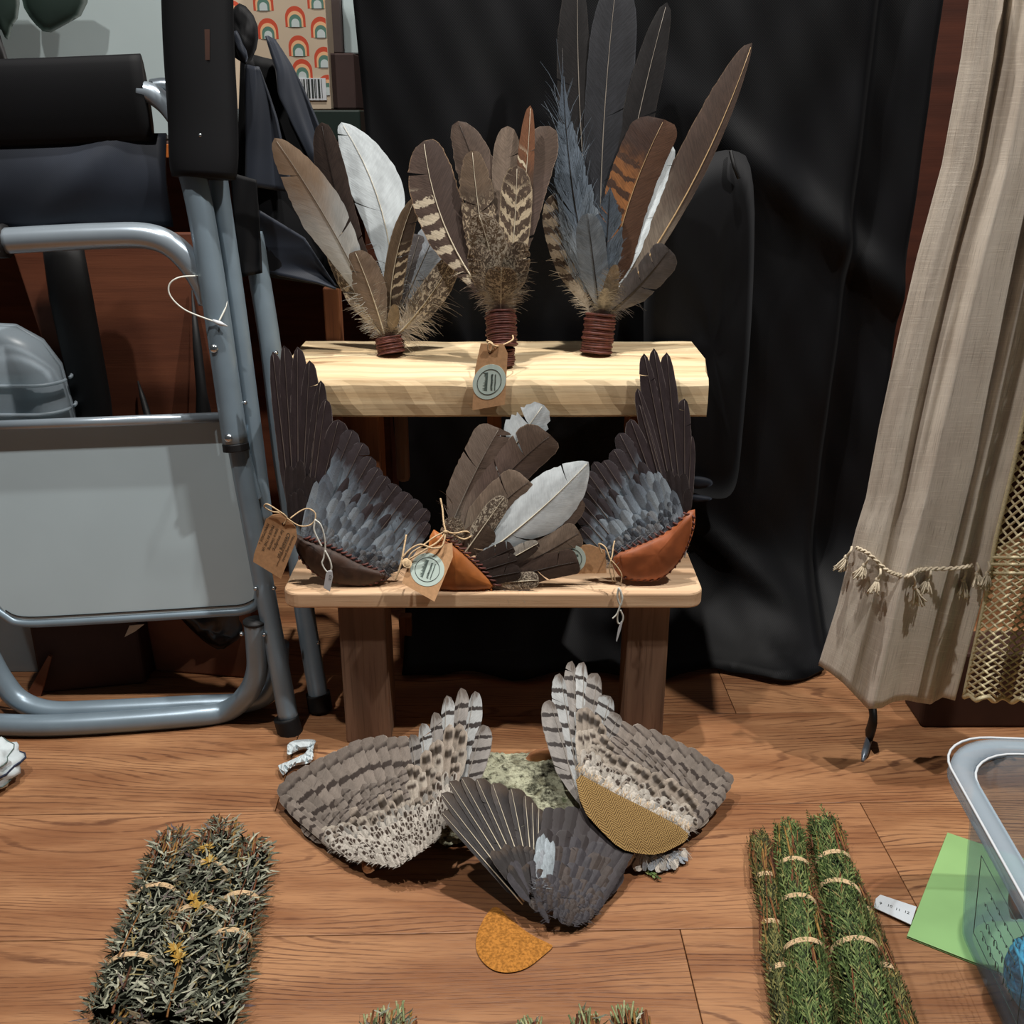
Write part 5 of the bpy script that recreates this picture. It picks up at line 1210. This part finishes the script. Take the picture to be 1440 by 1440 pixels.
def hawk_right():
    pl = Plane(F(930, 1212, .004), F(1018, 1100, .022), F(810, 936, .130))
    t = thing('bird_wing', 'barred sparrowhawk wing with a herringbone tweed patch, right of the log', 'wing', F(930, 1212), 'bird wings on the floor')
    prim = [(772, 985), (786, 948), (803, 931), (819, 933), (838, 949), (856, 982), (868, 1008)]
    sec = [(888, 1026), (909, 1031), (929, 1039), (947, 1048), (964, 1058), (982, 1067), (998, 1079), (1012, 1088), (1023, 1096), (1020, 1108), (1012, 1122)]
    wing(t, pl, prim, [(818, 1140), (816, 1105), (826, 1100)], sec, [(840, 1112), (890, 1140), (960, 1178)], [HAWK_P(), HAWK_PP()], [HAWK_S()], [
        (7, .12, .38, .62, .36, 18, [HAWK_C()], .0004, {}),
        (8, .10, .40, .44, .32, 17, [HAWK_C(), HAWK_C2()], .0012, {}),
        (8, .12, .40, .28, .26, 15, [HAWK_C2()], .0020, {}),
        (12, .38, .99, .68, .46, 21, [HAWK_S()], .0004, {}),
        (14, .34, .99, .50, .38, 18, [HAWK_C(), HAWK_C2()], .0012, {}),
        (16, .25, .99, .34, .30, 16, [HAWK_C(), HAWK_C2()], .0020, dict(down=6, downlen=.007)),
        (80, .12, .99, .22, .17, 8, [HAWK_D2(), HAWK_C(), HAWK_D2(), HAWK_D()], .0028, dict(merged=1, jit=.08, down=6, downlen=.008, N=8, splits=0)),
        (80, .12, .99, .10, .15, 8, [HAWK_D2(), HAWK_D2(), HAWK_G()], .0036, dict(merged=1, jit=.08, down=6, downlen=.008, N=8, splits=0)),
    ], rg, rev=True, pw=1.45, prim_kw=dict(tr=.6, br=.25), body=[(806, 1085), (850, 1090), (910, 1125), (975, 1165), (960, 1190), (900, 1195), (830, 1135)], body_mat=HAWK_D2(), body_th=.005)
    p2 = pl.up(.0165); out = [(807, 1083), (850, 1108), (909, 1137), (969, 1169), (966, 1182), (952, 1190), (927, 1202), (900, 1201), (872, 1194), (845, 1168), (818, 1138)]
    m = MB(); o2 = dense(smooth2(out, 1), n=3); pts = [p2.at(*p) for p in o2]; pillow(m, pts, pl.n, .004, 0, 6, .3, .5, None, .0006, 2)
    ux = (p2.at(969, 1169) - p2.at(807, 1083)).normalized(); uy = pl.n.cross(ux); og = pts[0]
    m.build('tweed_patch', M['tweed'], t, True, uv=[((V(v) - og).dot(ux * .8 + uy * .6), (V(v) - og).dot(uy * .8 - ux * .6)) for v in m.v])
    m = MB(); r = random.Random(4)
    for k in range(90):
        f = r.random(); a = poly_at([(807, 1083), (850, 1108), (909, 1137), (969, 1169)], f); d = (r.uniform(-4, 8), r.uniform(-10, -2))
        m.tube([p2.at(*a, .001), p2.at(a[0] + d[0], a[1] + d[1], .002)], .00028, 4)
    tag(m.build('frayed_threads', M['twine'], t), kind='stuff')
    # ragged downy stump under the cloth
    mb = MB(); uvs = []; 
    for k in range(70):
        a = poly_at([(870, 1198), (900, 1206), (930, 1208), (960, 1198)], r.random()); b = (a[0] + r.uniform(-14, 10), a[1] + r.uniform(4, 20)); fr, L = frame(pl.at(*a, .006 + r.uniform(0, .006)), F(*b, .003 + r.uniform(0, .004)), pl.n); vane_into(mb, uvs, fr, L, .007, rg, N=8, K=2, t0=.02, br=.2, tr=.6, splits=0, down=6, downlen=.008, m=r.randrange(3))
    tag(mb.build('down_feathers', [HAWK_D2(), HAWK_G(), TUFT()], t, True, uv=uvs), kind='stuff')
hawk_right()
FP_P = lambda: fmat('dark_primary', C('#282322'), tip=C('#43382f'), tip_at=.85, edge=(C('#5d5349'), .08), streak=.14, rough=.45)
FP_S = lambda: fmat('dark_secondary', C('#3b3638'), tip=C('#332d2d'), edge=(C('#5a5455'), .07), streak=.14)
FP_C = lambda: fmat('dark_covert', C('#3f3c40'), edge=(C('#5f5d60'), .1), streak=.18)
FP_B = lambda: fmat('dark_brown_covert', C('#463d39'), edge=(C('#5d534d'), .1), streak=.2)
FP_W = lambda: fmat('pale_blue_covert', C('#9faab0'), low=C('#7b858d'), streak=.22, edge=(C('#7d8890'), .15))
def pigeon_front():
    pl = Plane(F(800, 1290, .004), F(888, 1168, .030), F(628, 1102, .095))
    t = thing('bird_wing', 'dark pigeon wing with a pale blue stripe lying at the front, leaning on the log', 'wing', F(800, 1290), 'bird wings on the floor')
    prim = [(620, 1143), (619, 1117), (630, 1100), (647, 1095), (668, 1097), (690, 1104), (716, 1111), (735, 1121), (745, 1131), (754, 1140)]
    sec = [(770, 1139), (785, 1140), (803, 1139), (824, 1143), (846, 1149), (860, 1153), (876, 1160), (889, 1170), (888, 1190), (873, 1216)]
    wing(t, pl, prim, [(735, 1272), (742, 1255), (752, 1245)], sec, [(760, 1262), (800, 1275), (830, 1285)], [FP_P()], [FP_S()], [
        (8, .02, .40, .42, .34, 18, [FP_P()], .0005, dict(tr=.6)),
        (9, .02, .46, .24, .28, 14, [FP_P(), FP_C()], .0014, dict(tr=.6)),
        (11, .5, .99, .72, .52, 26, [FP_S(), FP_C()], .0004, {}),
        (13, .5, .99, .54, .44, 22, [FP_C(), FP_B()], .0014, {}),
        (14, .5, .99, .38, .36, 19, [FP_B(), FP_C()], .0022, {}),
        (5, .455, .56, .62, .56, 13, [FP_W()], .0030, dict(tr=.6)),
        (5, .44, .54, .42, .46, 12, [FP_W(), FP_W(), TUFT()], .0038, dict(tr=.6)),
        (5, .34, .52, .24, .34, 10, [FP_W(), TUFT(), FP_C()], .0046, dict(tr=.6, down=10, downlen=.008)),
        (16, .5, .99, .22, .28, 16, [FP_B(), FP_C()], .0034, dict(down=6, downlen=.008)),
        (70, .42, .99, .06, .16, 9, [FP_B(), FP_C(), FP_B(), FP_C()], .0048, dict(merged=1, jit=.10, down=6, downlen=.008, N=8, splits=0)),
        (50, .1, .99, -.08, .12, 8, [FP_B(), FP_C()], .0058, dict(merged=1, jit=.07, down=5, downlen=.007, N=8, splits=0)),
    ], rg, psh=SH_PALE, prim_kw=dict(asym=.22, sweep=.5), body=[(735, 1262), (770, 1245), (840, 1255), (850, 1270), (818, 1297), (790, 1290), (755, 1286)], body_mat=FP_B(), body_th=.006)
    m = MB(); q = pl.up(.003); pillow(m, [q.at(*p) for p in smooth2([(800, 1282), (818, 1240), (842, 1230), (848, 1262), (832, 1288), (816, 1297)], 1)], pl.n, .007, 0, 4, .5); m.build('wing_stump', FP_B(), t)
pigeon_front()

# ------------------------------------------------------------------ bark log, suede scrap, scraps on the floor
def build_log():
    t = thing('bark_log', 'lichen-covered bark log lying between the wings under the stand', 'log', (.0, .895, 0))
    m = MB(); rows = []; NX, NA = 60, 40; c = V((.008, .895, .004)); ax = Matrix.Rotation(-.10, 3, 'Z')
    for i in range(NX + 1):
        u = i / NX; row = []
        for j in range(NA + 1):
            a = PI * j / NA; x = lerp(-.085, .085, u)
            k = 1 + .06 * vnoise(x * 50, a * 6, 1) + .05 * vnoise(x * 130, a * 14, 2) - .13 * max(0, math.sin(a * 7 + x * 24 + vnoise(x * 40, a * 3))) ** 6
            row.append(c + ax @ V((x + .006 * vnoise(a * 5, 0, i % 2) * (1 if i in (0, NX) else 0), math.cos(a) * .066 * k, max(0, math.sin(a)) * .047 * k)))
        rows.append(row)
    m.sheet(rows); m.build('bark', M['bark'], t)
    for i, nm in ((0, 'end_wood'), (NX, 'end_wood')): m = MB(); m.slab([p for p in rows[i]], .004, 0, (rows[0][20] - rows[-1][20]).normalized() * (1 if i == 0 else -1)); m.build(nm, M['wood_torn'], t, False)
    m = MB(); pillow(m, [P(*p, .925) for p in smooth2([(736, 1070), (748, 1055), (775, 1050), (802, 1055), (808, 1075), (770, 1080)], 1)], V((0, -.7, .7)), .008, 0, 5, .3, .5, None, .002); m.build('torn_wood', M['wood_torn'], t)
build_log()
def suede():
    out = smooth2([(700, 1274), (690, 1277), (675, 1300), (668, 1325), (672, 1345), (690, 1364), (715, 1369), (742, 1362), (765, 1343), (779, 1331), (773, 1327), (745, 1314), (715, 1290)], 2)
    m = MB(); pillow(m, [F(*p, .0016) for p in dense(out, n=2)], V((0, 0, 1)), .0022, 0, 5, .7, .25, None, .0004, 2)
    tag(m.build('suede_scrap', M['suede'], None), 'half-round ochre suede offcut lying flat at the front of the floor', 'leather scrap')
suede()
def crumpled():
    m = MB(); r = random.Random(6); path = [(404, 1056), (418, 1048), (438, 1047), (440, 1054), (432, 1066), (418, 1070), (404, 1078), (394, 1084)]; pts = curve_pts([V((p[0], p[1], 0)) for p in path], 6); rows = []
    for i, p in enumerate(pts):
        row = []
        for k in range(5):
            f = (k - 2) / 2; row.append(F(p.x + f * 3.5 * math.sin(i * .35), p.y + f * 6.5, .007 + .004 * math.cos(f * 1.5) + r.uniform(-.0025, .0025)))
        rows.append(row)
    m.sheet(rows); o = m.build('paper_strip', M['paper'], None, False, 0, 0, .0008); tag(o, 'crumpled white paper strip on the floor beside the chair foot', 'paper')
    # striped cloth at left edge
    t = thing('striped_cloth', 'crumpled pale cloth with dark blue stripes at the left frame edge', 'cloth', F(-14, 1085)); m = MB(); rows = []
    c = F(-22, 1078, .022)
    for i in range(19):
        ph = PI * i / 18; row = []
        for j in range(33):
            th = 2 * PI * j / 32; k = 1 + .12 * math.sin(th * 3 + ph * 4) + .07 * math.sin(th * 7 - ph * 9)
            row.append(c + V((math.cos(th) * math.sin(ph) * .034 * k, math.sin(th) * math.sin(ph) * .038 * k, math.cos(ph) * .021 * k)))
        rows.append(row)
    m.sheet(rows); m.build('cloth_bundle', M['paper'], t)
    for q, w_ in ((9, .0016), (6, .0009), (12, .0009)):
        m = MB(); m.tube([p + (p - c).normalized() * .0006 for p in rows[q]], w_, 6, 0, False, .5); m.build('stripe', plain('navy_stripe', C('#2a3046'), .9) if q == 9 else M['ink_soft'], t)
    m = MB(); p = F(905, 1223, .003)
    cedar_spray(m, F(904, 1221, .002), (F(928, 1236, .004) - F(904, 1221, .002)), V((0, 0, 1)), random.Random(3), .0016, 9)
    tag(m.build('cedar_sprig', M['cedar'], None), 'tiny green conifer sprig on the floor by the tweed patch', 'sprig')

# ------------------------------------------------------------------ herb bundles
def leaf_mat(name, stops):
    n = NT(name); i = n.island(); c = n.ramp(i, stops); q = n.noise(n.coord(), 300, 2); k = n.rng(q, .3, .7, .75, 1.2); c = n.mix(1.0, c, n.vec(k, k, k), 'MULTIPLY')
    return n.out(c, .7, 0, .25)
M['cedar'] = leaf_mat('cedar_green', [(0, C('#1a2413')), (.3, C('#374722')), (.6, C('#536838')), (.8, C('#75854e')), (.94, C('#7f8450')), (1, C('#86764a'))])
M['cedar_olive'] = leaf_mat('cedar_olive', [(0, C('#1f2414')), (.35, C('#3f4526')), (.6, C('#5f6338')), (.85, C('#827c48')), (1, C('#8a7a48'))])
M['twig'] = leaf_mat('brown_twigs', [(0, C('#4a2e20')), (.5, C('#7a4a30')), (1, C('#9a7a40'))])
M['sage'] = leaf_mat('dried_sage', [(0, C('#26271d')), (.25, C('#494c3d')), (.5, C('#6c7060')), (.68, C('#999b88')), (.8, C('#b0af98')), (.88, C('#5a4d52')), (.95, C('#8d7f52')), (1, C('#63583a'))])
M['sage_shaded'] = leaf_mat('dried_sage_shaded', [(0, C('#24241f')), (.4, C('#444638')), (.7, C('#666a58')), (.88, C('#4d434a')), (1, C('#7a6a45'))])  # darker sage mix; shadow low in the pile is put into the colour
M['herb_gap_shade'] = plain('herb_gap_shade', C('#0d0f0a'), .95, 0, .05, .3, 200, .6)  # near-black core: shade of the gaps between leaves put into its colour
M['petal'] = leaf_mat('yellow_petals', [(0, C('#8a6420')), (.5, C('#ab8638')), (1, C('#b9a262'))])
M['pale_stem'] = leaf_mat('pale_stems', [(0, C('#5d6b46')), (.5, C('#8a9468')), (1, C('#b0ae86'))])
def strip(mb, pts, wv, taper=True):
    k = len(pts); vs = []
    for i, p in enumerate(pts):
        f = i / (k - 1); w_ = wv * ((math.sin(PI * (.12 + .88 * f)) if taper else 1 - .6 * f)); vs += [p - w_, p + w_]
    mb.add(vs, [(2*i, 2*i+1, 2*i+3, 2*i+2) for i in range(k - 1)])
def cedar_spray(mb, p, d, n, r, w=.0011, num=8):
    d = V(d); L = d.length; u = d.normalized(); side = u.cross(n).normalized() if u.cross(n).length > 1e-4 else u.orthogonal()
    pts = [p + u * (L * i / 4) + n * (.05 * L * math.sin(i * .8)) for i in range(5)]; strip(mb, pts, side * w * .5, False)
    for i in range(num):
        f = (i + .6) / (num + .4); s = 1 if i % 2 else -1; b = p + u * (L * f); l = L * (.30 * (1 - f) + .12)
        e = b + (u * .85 + side * s * .5 + n * r.uniform(-.15, .3)).normalized() * l; strip(mb, [b, lerp(b, e, .5), e], n.cross(e - b).normalized() * w)
def bundle(name, label, cat, a, b, r0, r1, kind, bands, rng, count, group, extra=None, squash=.85):
    t = thing(name, label, cat, V((a.x, a.y, 0)), group); u = (b - a).normalized(); L = (b - a).length; sd = u.cross(V((0, 0, 1))).normalized(); upv = sd.cross(u).normalized()
    def surf(f, an, k=1.0):
        r = lerp(r0, r1, f); 
        for bf in bands: r *= 1 - .14 * math.exp(-((f - bf) * L / .012) ** 2)
        return lerp(a, b, f) + (sd * math.cos(an) + upv * (math.sin(an) * squash)) * r * k, (sd * math.cos(an) + upv * math.sin(an))
    m = MB(); m.tube([surf(i / 16, 0, 0)[0] for i in range(1, 16)], [lerp(r0, r1, i / 16) * .86 for i in range(1, 16)], 14, 0, True, squash, sd); m.build('bundle_core', M['herb_gap_shade'], t)
    m = MB(); m2 = MB()
    for k in range(count):
        f = rng.random() ** .95; an = rng.uniform(-.5, PI + .5); p, n = surf(f, an, rng.uniform(.84, 1.0))
        if kind.startswith('cedar'):
            l = rng.uniform(.016, .036); d = (-u + sd * rng.uniform(-.2, .2) + n * rng.uniform(-.06, .07)).normalized() * l
            if f * L < l * .6: d *= .7
            cedar_spray(m, p, d, n, rng, rng.uniform(.0005, .0009), rng.randint(6, 10))
        else:
            l = rng.uniform(.006, .016); flat_ = .35 + .65 * max(0, math.sin(an)); d = (-u * rng.uniform(-.2, 1) + sd * rng.uniform(-.8, .8) + n * rng.uniform(-.2, .26) * flat_).normalized() * l
            q = [p + d * (i / 3) + n * (.0022 * math.sin(i * 1.1) * rng.uniform(-1, 1)) + sd * (.002 * math.sin(i * 1.4) * rng.uniform(-1, 1)) for i in range(4)]
            wv = d.normalized().cross((n + sd * rng.uniform(-.5, .5)).normalized()).normalized() * rng.uniform(.0005, .0013); strip(m, q, wv)
    mat = dict(cedar=M['cedar'], cedar_olive=M['cedar_olive'], sage=M['sage'], sage_shaded=M['sage_shaded'])[kind]
    tag(m.build('leaves', mat, t, kind.startswith('sage')), kind='stuff')
    # stems showing along and at the top end
    for k in range(90 if kind.startswith('cedar') else 40):
        f = rng.uniform(-.03, .9) if k > 24 else rng.uniform(-.045, .03); an = rng.uniform(0, PI); p, n = surf(max(f, 0), an, rng.uniform(.75, 1.0)); p = p + u * (min(f, 0) * L)
        l = rng.uniform(.02, .06); e = p + (u + sd * rng.uniform(-.12, .12)).normalized() * l + n * rng.uniform(-.002, .002); m2.tube([p, lerp(p, e, .5) + n * rng.uniform(0, .0015), e], rng.uniform(.0005, .0012), 5)
    tag(m2.build('stems', M['twig'], t), kind='stuff')
    for bf in bands:
        m3 = MB(); tw = rng.uniform(-.2, .2)
        for q in range(3):
            pts = []
            for i in range(25):
                an = 2 * PI * i / 24; pp, n = surf(bf, an, 1.17 if kind.startswith('cedar') else 1.05); pts.append(pp + u * ((q - 1) * .0019 + .004 * math.sin(an + tw * 5) * .4 + tw * .01 * math.cos(an)))
            m3.tube(pts, .0010, 6, 0, False)
        m3.build('twine_band', M['twine'], t)
    if extra: extra(t, surf, u, sd, L)
    return t
rb_ = random.Random(33)
def on_floor(px, py, r): return F(px, py, r)
GR = 'green conifer bundles at the right'
bundle('herb_bundle', 'thin green conifer bundle tied with twine, leftmost of the group at right', 'herb bundle', on_floor(1069, 1186, .011), on_floor(1116, 1500, .011), .0092, .0105, 'cedar_olive', (.20, .44, .64), rb_, 420, GR)
bundle('herb_bundle', 'lush green conifer bundle tied with twine, between the thin and the thick one', 'herb bundle', on_floor(1109, 1178, .015), on_floor(1152, 1500, .017), .0140, .0195, 'cedar', (.17, .36, .57), rb_, 800, GR)
bundle('herb_bundle', 'thick green conifer bundle with brown stems and three twine ties, right of its group', 'herb bundle', on_floor(1160, 1166, .018), on_floor(1240, 1500, .019), .0150, .0225, 'cedar', (.18, .33, .59), rb_, 800, GR)
bundle('herb_bundle', 'olive conifer bundle half hidden behind the thick right-hand bundle', 'herb bundle', on_floor(1194, 1240, .012), on_floor(1286, 1490, .012), .0098, .012, 'cedar_olive', (.22, .56), rb_, 420, GR)
def flowers(spots):
    def fn(t, surf, u, sd, L):
        for f, an in spots:
            c, n = surf(f, an, 1.04); m = MB(); r = random.Random(int(f * 100))
            for k in range(22):
                a = 2 * PI * k / 22; d = (sd * math.cos(a) + u * math.sin(a) + n * r.uniform(.1, .9)).normalized(); e = c + d * r.uniform(.005, .011); w_ = d.cross(n).normalized() * .0011; strip(m, [c, lerp(c, e, .5) + n * .001, e], w_)
            m.build('marigold_flower', M['petal'], t)
    return fn
GS = 'dried grey-green herb bundles at the left'
bundle('herb_bundle', 'grey-green dried herb bundle at left, outermost of the three side by side', 'herb bundle', on_floor(246, 1184, .022), on_floor(160, 1440, .022), .0175, .0235, 'sage', (.35, .74), rb_, 1700, GS)
bundle('herb_bundle', 'dried herb bundle with yellow marigold flowers, middle of the three at left', 'herb bundle', on_floor(312, 1168, .028), on_floor(228, 1450, .027), .0175, .0235, 'sage', (.26, .50), rb_, 1700, GS, flowers([(.20, 1.4), (.27, 1.7), (.48, 1.5), (.52, 1.8), (.74, 1.5), (.78, 1.7)]))
bundle('herb_bundle', 'dried grey-green herb bundle on the right of the three at left', 'herb bundle', on_floor(358, 1194, .020), on_floor(290, 1460, .020), .0165, .022, 'sage', (.34, .55), rb_, 1600, GS)
bundle('herb_bundle', 'purplish dried herb bundle darkened for shade at the bottom left corner of the pile', 'herb bundle', on_floor(195, 1440, .015), on_floor(90, 1570, .015), .020, .024, 'sage_shaded', (.5,), rb_, 700, GS)
GB = 'herb bundle ends at the bottom frame edge'
for nm, (px, py), r, kd, lab, cnt in (('a', (548, 1446), .022, 'sage', 'grey-green herb bundle tip at the bottom edge, left of the suede scrap', 320),
                                  ('b', (746, 1452), .010, 'sage', 'small herb bundle tip at the bottom edge, below the suede scrap', 120),
                                  ('c', (823, 1442), .012, 'sage', 'pale cut herb stems at the bottom edge, right of the suede scrap', 140),
                                  ('d', (886, 1438), .016, 'sage', 'pale cut herb stems at the bottom edge, rightmost of the tips there', 180)):
    a = F(px, py, r); t = bundle('herb_bundle', lab, 'herb bundle', a, a + V((.0, -.16, 0)), r, r, kd, (.4,), rb_, cnt, GB)
    m = MB(); 
    for k in range(60):
        an = rb_.uniform(0, 2 * PI); q = a + V((math.cos(an) * r * rb_.random(), -.01, math.sin(an) * r * rb_.random())); e = q + V((rb_.uniform(-.006, .006), rb_.uniform(.010, .022), rb_.uniform(-.001, .004))); m.tube([q, e], [.0010, .0008], 5)
    tag(m.build('cut_stems', M['pale_stem'], t), kind='stuff')
crumpled()
